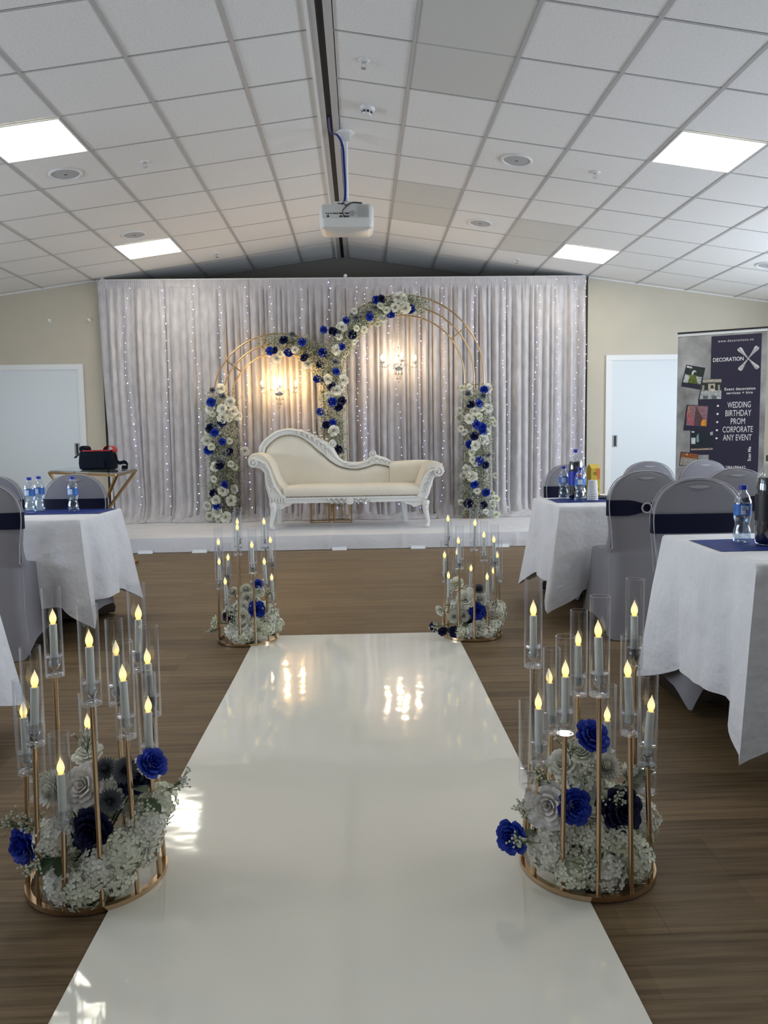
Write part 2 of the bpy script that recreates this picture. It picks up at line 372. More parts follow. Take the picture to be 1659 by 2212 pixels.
# walls
AL, AR, YA = -3.185, 2.90, 10.5
def wallpoly(x0, x1, y0, y1):   # slab with top following the roof
    xs = [x0]+([XRG] if x0 < XRG < x1 else [])+[x1]; mb = MB()
    for a, b_ in zip(xs, xs[1:]):
        mb.add([(a, y0, -.006), (b_, y0, -.006), (b_, y1, -.006), (a, y1, -.006), (a, y0, cz(a)+.1), (b_, y0, cz(b_)+.1), (b_, y1, cz(b_)+.1), (a, y1, cz(a)+.1)],
               [(3, 2, 1, 0), (4, 5, 6, 7), (0, 1, 5, 4), (1, 2, 6, 5), (2, 3, 7, 6), (3, 0, 4, 7)])
    return mb
obj('wall_back', wallpoly(AL-.1, AR+.1, YA, YA+.1), M['shaded_wall'], smooth=False, kind='structure')
obj('wall_back_left', wallpoly(XL-.1, AL, YF, YA), M['wall'], smooth=False, kind='structure')
obj('wall_back_right', wallpoly(AR, XR+.1, YF, YA), M['wall'], smooth=False, kind='structure')
obj('wall_rear', wallpoly(XL-.1, XR+.1, YB-.1, YB), M['side_wall'], smooth=False, kind='structure')
def sidewall(name, x0, x1, WINS):
    mb = MB(); zt = cz(x0)+.1; ys = [YB-.1]
    for wy, _ in WINS: ys += [wy-1.15, wy+1.15]
    ys.append(YF+.7)
    for k in range(0, len(ys)-1, 2): mb.box(x0, x1, ys[k], ys[k+1], -.006, zt)
    for wy, _ in WINS: mb.box(x0, x1, wy-1.15, wy+1.15, -.006, .85); mb.box(x0, x1, wy-1.15, wy+1.15, 2.25, zt)
    return obj(name, mb, M['side_wall'], smooth=False, kind='structure')
sidewall('wall_left', XL-.1, XL, WINS_L); sidewall('wall_right', XR, XR+.1, WINS_R)
k = 0
for sx_, x in ((-1, XL-.05), (1, XR+.05)):
    for wy, _ in (WINS_L if sx_ < 0 else WINS_R):
        k += 1; f_ = MB()
        for q in ((wy-1.15, wy-1.10, .85, 2.25), (wy+1.10, wy+1.15, .85, 2.25), (wy-1.1, wy+1.1, .85, .9), (wy-1.1, wy+1.1, 2.2, 2.25), (wy-.02, wy+.02, .9, 2.2)):
            f_.box(x-.03, x+.03, q[0], q[1], q[2], q[3])
        wo = obj('window_%d' % k, f_, M['white'], smooth=False, kind='structure')
        for q in ((wy-1.1, wy-.02), (wy+.02, wy+1.1)): obj('pane', MB().box(x-.003, x+.003, q[0], q[1], .9, 2.2), M['windowglass'], wo, smooth=False)
# doors in the back wall
def door(name, x0, x1, zt, hx, flip):
    y = YF; d = obj(name, MB().box(x0, x1, y-.012, y, 0, zt), M['door'], smooth=False, kind='structure')
    t_ = MB(); tw = .065
    t_.box(x0-tw, x0, y-.022, y, 0, zt+tw); t_.box(x1, x1+tw, y-.022, y, 0, zt+tw); t_.box(x0, x1, y-.022, y, zt, zt+tw)
    t_.box(x0-.0, x0+.012, y-.018, y-.012, 0, zt); t_.box(x1-.012, x1, y-.018, y-.012, 0, zt)
    obj('door_frame', t_, M['white'], d, smooth=False)
    h = MB()
    for q in ((hx-.03, hx+.03, .99, 1.0), (hx-.03, hx+.03, 1.13, 1.14), (hx-.03, hx-.014, 1.0, 1.13), (hx+.014, hx+.03, 1.0, 1.13)): h.box(q[0], q[1], y-.017, y-.011, q[2], q[3])
    hd = obj('door_handle', h, M['greyplastic'], d, smooth=False, label='grey recessed pull')
    obj('recess', MB().box(hx-.014, hx+.014, y-.0135, y-.0125, 1.0, 1.13), M['dark'], hd, smooth=False)
door('door_1', -5.75, -3.49, 2.05, -3.545, False)
door('door_2', 3.20, 5.10, 2.085, 3.26, True)
for nme, x0, x1 in (('baseboard_left', -3.42, AL), ('baseboard_right', AR, 3.13)):
    obj(nme, MB().box(x0, x1, YF-.014, YF, 0, .09), M['white'], smooth=False, kind='structure')
for nme, x0, x1 in (('trim_1', XL, AL), ('trim_2', AR, XR)):
    mb = MB(); a, b_ = x0, x1
    mb.add([(a, YF-.02, cz(a)-.012), (b_, YF-.02, cz(b_)-.012), (b_, YF, cz(b_)-.012), (a, YF, cz(a)-.012), (a, YF-.02, cz(a)), (b_, YF-.02, cz(b_)), (b_, YF, cz(b_)), (a, YF, cz(a))],
           [(3, 2, 1, 0), (4, 5, 6, 7), (0, 1, 5, 4), (1, 2, 6, 5), (2, 3, 7, 6), (3, 0, 4, 7)])
    obj(nme, mb, M['white'], smooth=False, kind='structure')
for x, w_ in ((-3.80, 'left, above the door'), (-3.316, 'right, next to the curtain')):
    tag(obj('wall_hook', MB().lathe([(.022, 0), (.022, .008), (.008, .012), (.008, .03), (.016, .036), (.014, .046), (.002, .048)], 12, (x, YF, 2.65), axis=Matrix.Rotation(PI/2, 3, 'X')), M['white']), 'small white round hook high on the beige wall, %s' % w_, 'hook')
# ================================================================ CEILING FITTINGS
def on_ceiling(t_, x, y, off=.0):
    sg = 1 if x > XRG else -1
    t_.matrix_world = tmat(x, y, sg) @ Matrix.Translation((0, 0, off))
for x, y, w_ in ((1.304, 6.40, 'nearer round white ceiling speaker on the right slope'), (1.288, 8.2, 'farther round white ceiling speaker on the right slope'), (-2.305, 6.41, 'nearer round white ceiling speaker on the left slope'), (-2.288, 8.22, 'farther round white ceiling speaker on the left slope'), (4.377, 8.26, 'round white ceiling speaker at far right edge of the ceiling')):
    t_ = thing('ceiling_speaker', w_, 'speaker', group='ceiling speakers'); on_ceiling(t_, x, y)
    obj('rim', MB().lathe([(.125, .002), (.128, -.004), (.120, -.010), (.108, -.009), (.106, -.004)], 32, cap=False), M['white'], t_)
    obj('grille', MB().lathe([(.001, -.008), (.06, -.007), (.106, -.004), (.106, .0), (.001, 0)], 32, cap=False), M['speaker'], t_)
    obj('badge', MB().box(-.012, .012, -.005, .005, -.0095, -.0075), M['dark'], t_, smooth=False)
for x, y, w_ in ((1.953, 6.42, 'nearer sprinkler head on the right slope, beside the light panel'), (1.925, 9.42, 'farther small sprinkler head on the right slope'), (-1.675, 6.41, 'nearer sprinkler head on the left slope'), (-1.662, 9.40, 'farther small sprinkler head on the left slope'), (.07, 5.15, 'faint sprinkler head near the ridge, above the smoke detector')):
    t_ = thing('sprinkler', w_, 'sprinkler', group='ceiling sprinklers'); on_ceiling(t_, x, y)
    obj('escutcheon', MB().lathe([(.038, .001), (.036, -.006), (.016, -.010), (.012, -.006)], 20), M['white'], t_)
    q = MB().lathe([(.009, 0), (.009, -.018), (.004, -.02)], 10); q.tube([(-.012, 0, -.016), (-.015, 0, -.032), (0, 0, -.045)], .0022, 6); q.tube([(.012, 0, -.016), (.015, 0, -.032), (0, 0, -.045)], .0022, 6)
    obj('nozzle', q, M['chrome'], t_); obj('deflector', MB().lathe([(.018, -.045), (.018, -.048), (.003, -.049)], 12), M['chrome'], t_)
t_ = thing('smoke_detector', 'round white smoke detector on the ceiling right of the ridge', 'smoke detector'); on_ceiling(t_, .097, 5.83)
obj('base', MB().lathe([(.052, .002), (.054, -.012), (.048, -.024), (.001, -.024)], 28), M['white'], t_)
q = MB().lathe([(.036, -.024), (.036, -.045), (.026, -.056), (.001, -.057)], 28); obj('sensor_head', q, M['white'], t_)
q = MB()
for k in range(8):
    a = k*PI/4+.2; q.box(-.009, .009, -.038, -.034, -.043, -.029, Matrix.Rotation(a, 4, 'Z'))
obj('vents', q, M['dark'], t_, smooth=False)
# projector on its ceiling pole
t_ = thing('projector', 'white ceiling projector hanging on a white pole from the ridge', 'projector', (-.075, 6.34, 3.54))
obj('ceiling_plate', MB().lathe([(.075, .012), (.078, 0), (.07, -.012), (.02, -.016)], 28), M['white'], t_)
obj('bracket', MB().box(-.035, .035, -.03, .03, -.075, -.012), M['white'], t_, smooth=False)
obj('pole', MB().tube([(0, 0, -.05), (0, 0, -.545)], .019, 16), M['white'], t_)
obj('mount_arm', MB().box(-.10, .13, -.06, .08, -.575, -.545), M['white'], t_, smooth=False)
b0 = MB()
def rbox(hx, hy, z0, z1, r, n=6, cx=0, cy=0, br=.02):
    rings = []
    for z, ins in ((z0, br), (z0+br*.3, br*.3), (z0+br, 0), (z1-br*.6, 0), (z1-br*.2, br*.2), (z1, br*.6)):
        ring = []
        for qx, qy, a0 in ((1, -1, -PI/2), (1, 1, 0), (-1, 1, PI/2), (-1, -1, PI)):
            for k in range(n+1):
                a = a0+k/n*PI/2; ring.append((cx+qx*(hx-r)+(r-ins)*math.cos(a), cy+qy*(hy-r)+(r-ins)*math.sin(a), z))
        rings.append(ring)
    return rings
b0.loft(rbox(.215, .16, -.765, -.575, .05, br=.045))
pb = obj('body', b0, M['proj'], t_, loc=(.0, .04, 0)); 
fy = -.123
obj('rear_panel', MB().box(-.19, .175, fy-.004, fy+.002, -.685, -.588), P('projector_back', (.60, .60, .57), .5), t_, smooth=False)
obj('vent_grille', MB().box(.085, .17, fy-.008, fy-.003, -.68, -.62), M['greyplastic'], t_, smooth=False)
q = MB()
for a in range(11): q.box(.088+a*.0075, .0905+a*.0075, fy-.0105, fy-.007, -.68, -.592)
for a in range(8): q.box(.085, .17, fy-.0105, fy-.007, -.678+a*.0115, -.6755+a*.0115)
obj('vent_bars', q, M['proj'], t_, smooth=False)
obj('round_vent', MB().lathe([(.021, 0), (.021, .006), (.001, .006)], 20, (.045, fy-.002, -.655), axis=Matrix.Rotation(PI/2, 3, 'X')), M['greyplastic'], t_)
for px_, pz_, a, b_ in [(-.155, -.655, .008, .008), (-.138, -.655, .008, .008), (-.12, -.655, .008, .008), (-.1, -.655, .009, .009), (-.085, -.655, .009, .009), (-.07, -.655, .009, .009), (-.04, -.655, .032, .01), (.005, -.655, .03, .01), (-.145, -.676, .016, .014), (-.045, -.678, .022, .011), (-.012, -.678, .024, .012), (.012, -.678, .02, .01)]:
    obj('port', MB().cbox(px_, fy-.005, pz_, a, .004, b_), M['black'], t_, smooth=False)
for q in ([(.0, 0, 0), (-.03, -.03, -.02)],): pass
obj('control_cable', MB().tube(smooth_path([(-.09, -.02, -.545), (-.04, -.10, -.575), (.0, -.135, -.60), (-.03, -.14, -.64), (-.02, -.135, -.678)]), .0045, 6), M['black'], t_)
obj('antenna_cable', MB().tube(smooth_path([(.0, -.135, -.60), (.05, -.12, -.572), (.12, -.08, -.565)]), .006, 6), M['black'], t_)
q = MB()
for dx in (-.004, .005): q.tube(smooth_path([(-.118+dx*.5, -.3, .0), (-.115+dx*.5, -.05, -.012), (-.06+dx, -.05, -.04), (-.022+dx, -.045, -.12), (-.014+dx, -.03, -.25), (-.008+dx, -.03, -.40), (-.012+dx, -.035, -.52), (-.03+dx, -.08, -.57), (0, -.135, -.6)], 8), .0055, 8)
obj('blue_cable', q, M['bluecable'], t_)
# ================================================================ STAGE, BACKDROP
t_ = thing('stage', 'low platform covered in white cloth under the sofa and arches', 'stage', (0, 0, 0))
SX0, SX1, SY0, SZ = -3.16, 2.87, 7.87, .15
q = MB().box(SX0+.02, SX1-.02, SY0+.02, YA-.02, 0, SZ-.012); obj('deck', q, M['dark'], t_, smooth=False)
Rs = random.Random(3)
seam = [-2.75, -1.9, -1.02, -.35, .42, .98, 1.6, 2.2]
def stf(u, v):
    x = SX0+(SX1-SX0)*u
    L1, L2 = .145, YA-SY0-.03; s_ = v*(L1+L2)
    cr_ = sum(.010*math.exp(-((x-a)/.016)**2) for a in seam)+.0015*math.sin(x*9)*math.sin(s_*6)
    if s_ < L1: return (x, SY0-.003-cr_-.004*math.sin(x*5)*(1-s_/L1), .004+s_*(SZ-.004)/L1)
    return (x, SY0+(s_-L1), SZ+cr_*.6-.0005)
obj('stage_cloth', MB().grid(stf, 260, 54), M['stagecloth'], t_, angle=60)
for x, w_ in ((-2.21, 'far left, beside the gold table foot'), (-1.66, 'left of the far left candle stand'), (-.23, 'centre, beneath the sofa middle'), (.58, 'below the right end of the sofa'), (1.45, 'right, behind the far right candle stand')):
    q = MB().box(x-.075, x+.075, SY0-.05, SY0-.0125, .0003, .0018); q.box(x-.075, x+.075, SY0-.0145, SY0-.0125, .0018, .03)
    tag(obj('tape_strip', q, M['tape'], smooth=False), 'white tape strip at the stage foot, %s' % w_, 'tape', 'tape strips along the stage edge')
# drapes
YC = 9.70
t_ = thing('backdrop_stand', 'silver pipe frame carrying the pale velvet backdrop curtain', 'stand', (0, YC, SZ))
obj('crossbar', MB().tube([(-3.14, .0, 2.955), (2.83, 0, 2.955)], .018, 10), M['white'], t_)
for x in (-3.12, -.145, 2.82):
    q = MB().tube([(x, .045, 0), (x, .045, 2.99)], .02, 10); q.ball((x, .045, 3.0), .024); obj('upright', q, M['white'], t_)
    obj('foot_plate', MB().box(x-.03 if x < 2 else x-.2, x+.2 if x < 2 else x+.03, .0, .3, 0, .008), M['greyplastic'], t_, smooth=False)
DR = [(-3.165, -2.36, 'leftmost'), (-2.36, -1.33, 'second from left'), (-1.33, -.15, 'behind the left chandelier'), (-.15, .92, 'behind the right chandelier'), (.92, 1.85, 'behind the right flower column'), (1.85, 2.84, 'rightmost')]
for di, (xa, xb, w_) in enumerate(DR):
    Rd = random.Random(20+di); wdt = xb-xa; nf = int(wdt/.082)
    bx_ = [0]
    for k in range(nf): bx_.append(bx_[-1]+Rd.uniform(.55, 1.5))
    tot = bx_[-1]; bx_ = [b_/tot for b_ in bx_]
    amp = [Rd.uniform(.035, .10) for _ in range(nf)]; lean = [Rd.uniform(-.03, .03) for _ in range(nf+1)]
    ZT, ZB = 3.105, SZ+.012
    edge_l = -.0 if di == 0 else 0
    def dfn(u, v, xa=xa, wdt=wdt, bx_=bx_, amp=amp, nf=nf, di=di, lean=lean):
        k = 0
        while k < nf-1 and u > bx_[k+1]: k += 1
        f_ = (u-bx_[k])/(bx_[k+1]-bx_[k])
        z = ZT-(ZT-ZB)*v; dn = min(1, v/.25); grow = .35+.65*dn
        y = -amp[k]*grow*(math.sin(PI*f_)**.7)*(1 if k % 2 else .6) + .012*math.sin(u*wdt*31+di)*min(1, v*5)
        y += .006*math.sin(u*wdt*150)*max(0, 1-v*6)
        x = xa+wdt*u+((lean[k]*(1-f_)+lean[k+1]*f_)*v*v*1.2)*(1 if .03 < u < .97 else 0)
        if v > .93:      # cloth spilling onto the stage
            q_ = (v-.93)/.07; z = SZ+.004+(ZT-SZ)*.07*(1-q_)**2.6+.03*abs(math.sin(u*wdt*19+q_*6+di))*math.sin(PI*min(1, q_*1.0))**.5; y -= .26*q_*(.72+.28*math.sin(u*wdt*5.5+di*2))+.02*math.sin(u*wdt*37+q_*4)*q_
        if v < .035: y = -.018-.006*abs(math.sin(u*wdt*120)); 
        flare = .12*(v**2) if di in (0, 5) else 0
        if di == 0: x += .10*v*v*(1-u)-.0
        if di == 5: x += .05*v*v*u*0
        return (x, y, z)
    t_ = thing('drape', 'pale silver crushed velvet curtain length, %s' % w_, 'curtain', (0, YC, 0), 0, 'backdrop curtains')
    obj('velvet', MB().grid(dfn, int(wdt*130), 90), M['curtain'], t_, angle=180)
    def spill(u, v, xa=xa, wdt=wdt, di=di):
        x = xa+wdt*u; s_ = x*1.0; prof = math.sin(PI*min(1, v*.96+.04))**.7
        hgt = (.026+.045*abs(math.sin(s_*6.3+v*2.2))+.028*abs(math.sin(s_*17+v*6+di)))*prof*(1-v*.45)
        edge = .30+.05*math.sin(s_*3.1)+.03*math.sin(s_*11)
        return (x+.02*math.sin(v*7+s_*9), .02-edge*v-.012*math.sin(s_*31)*v, SZ+.003+hgt)
    obj('hem_spill', MB().grid(spill, int(wdt*110), 14), M['curtain'], t_, angle=180)
    obj('header_tape', MB().grid(lambda u, v, xa=xa, wdt=wdt: (xa+wdt*u, -.030-.004*math.sin(u*wdt*60), ZT-.085-.004*v), int(wdt*60), 1), M['curtain'], t_)
# string lights
Rf = random.Random(5)
SX = [-2.77, -2.376, -1.972, -1.662, -1.379, -1.051, -.683, -.325, .017, .097, .439, .743, 1.047, 1.449, 1.835, 2.211, 2.471, 2.674, 2.79]
for i, x in enumerate(SX):
    t_ = thing('fairy_light_string', 'hanging string of tiny violet white lights, number %s from the left across the curtain' % ['one', 'two', 'three', 'four', 'five', 'six', 'seven', 'eight', 'nine', 'ten', 'eleven', 'twelve', 'thirteen', 'fourteen', 'fifteen', 'sixteen', 'seventeen', 'eighteen', 'nineteen'][i], 'string lights', (x, YC-.085, 0), 0, 'curtain fairy lights')
    z = 3.06-Rf.random()*.1; pts = []; q1 = MB(); q2 = MB(); dx = 0
    while z > .25:
        dx += Rf.uniform(-.03, .03)-dx*.12; dd = .03 if i in (8, 9) else 0
        p = (dx+(.0 if z > 2.9 else .0)+(z < 1.2)*.0, Rf.uniform(-.012, .005), z); pts.append(p)
        (q2 if Rf.random() < (.4 if i < 7 else .6) else q1).octa((p[0], p[1]-.006, p[2]), .0085 if Rf.random() < .12 else .0052)
        z -= Rf.uniform(.07, .125)*(.75 if i in (8, 9) else 1)
    obj('wire', MB().tube(pts, .0009, 4), M['glass'], t_)
    obj('white_leds', q1, M['fairy'], t_, smooth=False, kind='stuff'); obj('violet_leds', q2, M['fairyv'], t_, smooth=False, kind='stuff')
# ================================================================ FLOWERS
def rose_mesh(name, mat, rings=5, nu=4, nv=4, seed=1, flat=1.0):
    """unit-radius bloom opening towards +Z"""
    r_ = random.Random(seed); mb = MB()
    spec = [(3, .16, .92, 1.25), (4, .32, .95, .95), (5, .52, .86, .80), (6, .76, .66, .68), (7, 1.0, .42, .60)][:rings] if rings == 5 else [(3, .22, .9, 1.2), (5, .55, .85, .8), (6, 1.0, .5, .68)]
    for k, (n_, R_, H_, dp) in enumerate(spec):
        off = r_.random()*6
        for i in range(n_):
            ph = off+2*PI*i/n_+r_.uniform(-.12, .12); jr = r_.uniform(.93, 1.07); jz = r_.uniform(-.05, .05)
            def fn(u, v):
                uu = u*2-1; wd = math.sin(PI*min(1, .18+v*.72))**.6
                rad = R_*jr*(.22+.78*v**.55)+(.13*R_ if v > .8 else 0)*(1-uu*uu*.5)*(v-.8)*5
                rad += .06*R_*uu*uu*v
                z = H_*flat*v*(1-.12*uu*uu)+jz-(.10*(v-.8)*5*flat if v > .8 else 0)
                if k >= len(spec)-2: z += .05*math.sin(uu*6+i)*v
                a = ph+uu*dp*wd
                return (rad*math.cos(a), rad*math.sin(a), z-.35)
            mb.grid(fn, nu, nv)
    return mb.mesh(name, mat, True, 180)
def chrys_mesh(name, mat, n=90, seed=1, L_=1.0, wd=.09):
    r_ = random.Random(seed); mb = MB()
    for i in range(n):
        t_ = i/n; el = PI/2*(1-t_*1.05)+.05; a = i*2.39996; l = L_*(.75+.25*t_)
        d = Vector((math.cos(a)*math.cos(el), math.sin(a)*math.cos(el), math.sin(el))); s_ = Vector((-math.sin(a), math.cos(a), 0)); nn = d.cross(s_)
        w2 = wd*r_.uniform(.8, 1.2); p0 = d*.15; p1 = d*l*.6+nn*-.03; p2 = d*l+nn*(-.06)+Vector((0, 0, .10*t_))
        mb.add([p0-s_*w2*.4, p0+s_*w2*.4, p1+s_*w2, p2, p1-s_*w2, p1+nn*-.05], [(0, 1, 2, 5), (0, 5, 4), (5, 2, 3), (4, 5, 3)])
    return mb.mesh(name, mat, True, 180)
def hyd_mesh(name, mat, n=75, seed=1):
    r_ = random.Random(seed); mb = MB()
    for i in range(n):
        z = 1-(i+.5)/n*1.65; rr = math.sqrt(max(0, 1-z*z)); a = i*2.39996
        d = Vector((rr*math.cos(a), rr*math.sin(a), z))*(1+r_.uniform(-.16, .14)); nn = (d.normalized()+Vector((r_.uniform(-.35, .35), r_.uniform(-.35, .35), r_.uniform(-.35, .35)))).normalized()
        s_ = nn.orthogonal().normalized(); s2 = nn.cross(s_); tw = r_.random()*PI; ps = .235*r_.uniform(.85, 1.2)
        for k in range(4):
            b_ = tw+k*PI/2; e = s_*math.cos(b_)+s2*math.sin(b_); f_ = s_*-math.sin(b_)+s2*math.cos(b_)
            mb.add([d, d+e*ps*.55+f_*ps*.42+nn*.04, d+e*ps+f_*ps*.2+nn*.02, d+e*ps-f_*ps*.2+nn*.02, d+e*ps*.55-f_*ps*.42+nn*.04, d+e*ps*.6+nn*-.01],
                   [(0, 5, 1), (1, 5, 2), (2, 5, 3), (3, 5, 4), (4, 5, 0)])
    mb.ball((0, 0, 0), .78, 10, 8)
    return mb.mesh(name, mat, True, 180)
FM = {}
for nme, mt in (('blue', 'blue'), ('navy', 'navy'), ('ivory', 'ivory'), ('cream', 'cream')):
    FM['far_'+nme] = rose_mesh('far_rose', M[mt], 5, 3, 3, seed=len(FM)+2, flat=1.15)
    FM['rose_'+nme] = rose_mesh('rose', M[mt], 5, 5, 5, seed=len(FM)+3)
FM['peony'] = rose_mesh('peony', M['pink'], 5, 6, 5, seed=31, flat=.8)
FM['chrys_white'] = chrys_mesh('chrysanthemum', M['ivory'], 170, 3, wd=.13)
FM['chrys_grey'] = chrys_mesh('chrysanthemum', M['grey'], 150, 4, wd=.12)
FM['far_grey'] = chrys_mesh('far_chrysanthemum', M['grey'], 40, 5, wd=.15)
FM['hyd'] = hyd_mesh('hydrangea', M['cream'], 80, 6); FM['hyd2'] = hyd_mesh('hydrangea', M['ivory'], 80, 9)
def bloom(name, key, parent, loc, r, dirv, label=None):
    d = Vector(dirv).normalized(); q_ = d.to_track_quat('Z', 'Y')
    o_ = bpy.data.objects.new(name, FM[key]); C.objects.link(o_); o_.parent = parent; o_.location = loc; o_.rotation_mode = 'QUATERNION'
    o_.rotation_quaternion = q_ @ Euler((0, 0, R.random()*6)).to_quaternion(); o_.scale = (r, r, r)
    if label: o_['label'] = label
    return o_
def sprays(parent, path, rad, n, seed, per=11, fsz=.0050, name=("babys_breath", "spray_stems", "leaf_fill"), ysq=.8, dens=None):
    """clouds of tiny florets on fine stems around a path of points"""
    r_ = random.Random(seed); fl_ = MB(); st_ = MB(); lf = MB(); N = len(path)
    for i in range(n):
        t_ = r_.random()*(N-1); k = int(t_); f_ = t_-k; c = Vector(path[k])*(1-f_)+Vector(path[min(k+1, N-1)])*f_
        a = r_.random()*2*PI; e = r_.random()**.55*(r_.uniform(1.1, 1.5) if r_.random() < .16 else 1)
        off = Vector((math.cos(a)*rad*e, math.sin(a)*rad*e*ysq, r_.uniform(-.6, .6)*rad)); p = c+off
        if p.z < SZ+.02: p.z = SZ+.02+r_.random()*.03
        tp = p-off*.4; st_.tube([tp, p], .0012, 3, caps=False)
        for j in range(per):
            g_ = Vector((r_.gauss(0, .022), r_.gauss(0, .02), r_.gauss(0, .022))); z_ = p+g_
            if z_.z < SZ+.008: z_.z = SZ+.008
            fl_.octa(z_, fsz*r_.uniform(.7, 1.25))
            if j % 3 == 0: st_.tube([p-off*.08, z_], .0008, 3, caps=False)
    for i in range(int(n*2.2)):
        t_ = r_.random()*(N-1); k = int(t_); f_ = t_-k; c = Vector(path[k])*(1-f_)+Vector(path[min(k+1, N-1)])*f_
        a = r_.random()*2*PI; e = r_.random()**.5*.82; p = c+Vector((math.cos(a)*rad*e, math.sin(a)*rad*e*ysq, r_.uniform(-.5, .5)*rad))
        if p.z < SZ+.03: p.z = SZ+.03
        d = Vector((r_.uniform(-1, 1), r_.uniform(-1, 1), r_.uniform(-.6, 1))).normalized(); s_ = d.orthogonal().normalized(); l = r_.uniform(.02, .042)
        lf.add([p, p+d*l*.5+s_*l*.2, p+d*l, p+d*l*.5-s_*l*.2], [(0, 1, 2), (0, 2, 3)])
    obj(name[0], fl_, M['floret'], parent, smooth=False, kind='stuff'); obj(name[1], st_, M['sage'], parent, smooth=False, kind='stuff')
    obj(name[2], lf, M['dryfill'], parent, smooth=False, kind='stuff')
ROSES = {
'lc':(9.38,{'b':[(-1.77,1.6),(-1.74,1.24),(-1.65,1.13),(-1.83,1.03),(-1.64,0.61),(-1.74,0.36)],'n':[(-1.65,1.36),(-1.79,1.29),(-1.57,1.01),(-1.78,0.51),(-1.69,0.85)],'g':[(-1.75,1.74),(-1.63,1.67),(-1.73,1.32),(-1.63,0.99),(-1.7,0.9)],'w':[(-1.65,1.76),(-1.79,1.53),(-1.55,1.6),(-1.64,1.52),(-1.64,1.42),(-1.47,1.44),(-1.52,1.49),(-1.85,1.14),(-1.4,1.01),(-1.75,0.83),(-1.66,0.54),(-1.54,0.55),(-1.75,0.43),(-1.57,0.42),(-1.88,0.35),(-1.75,0.29),(-1.84,0.23),(-1.64,0.22)],'s':[(-1.76,1.46),(-1.55,1.44),(-1.57,1.4),(-1.79,1.07),(-1.57,1.13),(-1.56,0.86),(-1.52,0.82),(-1.77,0.68),(-1.73,0.19),(-1.83,1.25)]}),
'lt':(9.4,{'b':[(-1.06,2.2),(-0.84,2.18),(-0.67,2.3),(-0.43,2.18)],'n':[(-1.0,2.21),(-0.89,2.33),(-0.65,2.12),(-0.46,2.03)],'g':[(-0.79,2.39),(-0.43,1.96)],'w':[(-0.98,2.12),(-0.61,2.05)],'s':[(-0.94,2.17),(-0.76,2.21)]}),
'rl':(9.3,{'b':[(-0.27,1.94),(-0.5,1.86),(-0.32,1.58),(-0.47,1.47),(-0.32,1.34)],'n':[(-0.32,1.76),(-0.21,1.59),(-0.25,1.52),(-0.4,1.31),(-0.26,1.02)],'g':[(-0.44,1.84)],'w':[(-0.37,1.85),(-0.19,1.84),(-0.27,1.72),(-0.31,1.24)],'s':[(-0.34,1.66),(-0.38,1.66),(-0.22,0.92)]}),
'rt':(9.3,{'b':[(-0.41,2.44),(-0.14,2.54),(0.14,2.57),(0.39,2.61),(0.63,2.66),(0.22,2.77),(-0.2,2.23),(-0.43,2.17)],'n':[(-0.3,2.42),(-0.26,2.4),(-0.07,2.37),(0.29,2.78)],'g':[(0.14,2.63),(-0.02,2.56),(0.21,2.67),(-0.22,2.4),(-0.28,2.05)],'w':[(-0.19,2.46),(0.44,2.68),(0.48,2.8),(0.3,2.56),(-0.26,2.19),(0.56,2.67)],'s':[(-0.04,2.65),(0.27,2.7),(0.55,2.79),(0.55,2.75),(0.54,2.71),(0.23,2.5),(0.07,2.43),(-0.02,2.44),(-0.23,2.35),(-0.05,2.29),(0.34,2.65)]}),
'rc':(9.38,{'b':[(1.49,1.7),(1.43,1.54),(1.48,1.21),(1.32,1.05),(1.43,0.85),(1.37,0.57),(1.51,0.47),(1.47,1.26),(1.4,1.29)],'n':[(1.33,1.53),(1.37,1.15),(1.51,0.8),(1.3,0.34),(1.48,0.32)],'g':[(1.3,1.66),(1.48,1.63),(1.54,0.92)],'w':[(1.54,1.72),(1.38,1.45),(1.31,1.36),(1.48,1.11),(1.38,1.04),(1.29,0.75),(1.21,1.38),(1.54,1.48),(1.6,0.32),(1.34,0.67)],'s':[(1.24,1.73),(1.32,1.74),(1.21,1.46),(1.45,1.48),(1.43,1.39),(1.44,1.36),(1.6,1.34),(1.63,1.3),(1.22,1.24),(1.26,1.2),(1.54,1.2),(1.52,1.08),(1.34,0.96),(1.35,0.87),(1.38,0.82),(1.25,0.68),(1.37,0.64),(1.64,0.67),(1.4,0.49),(1.59,0.45),(1.66,0.39),(1.22,0.35),(1.6,0.27),(1.65,0.19),(1.51,0.24)]})}
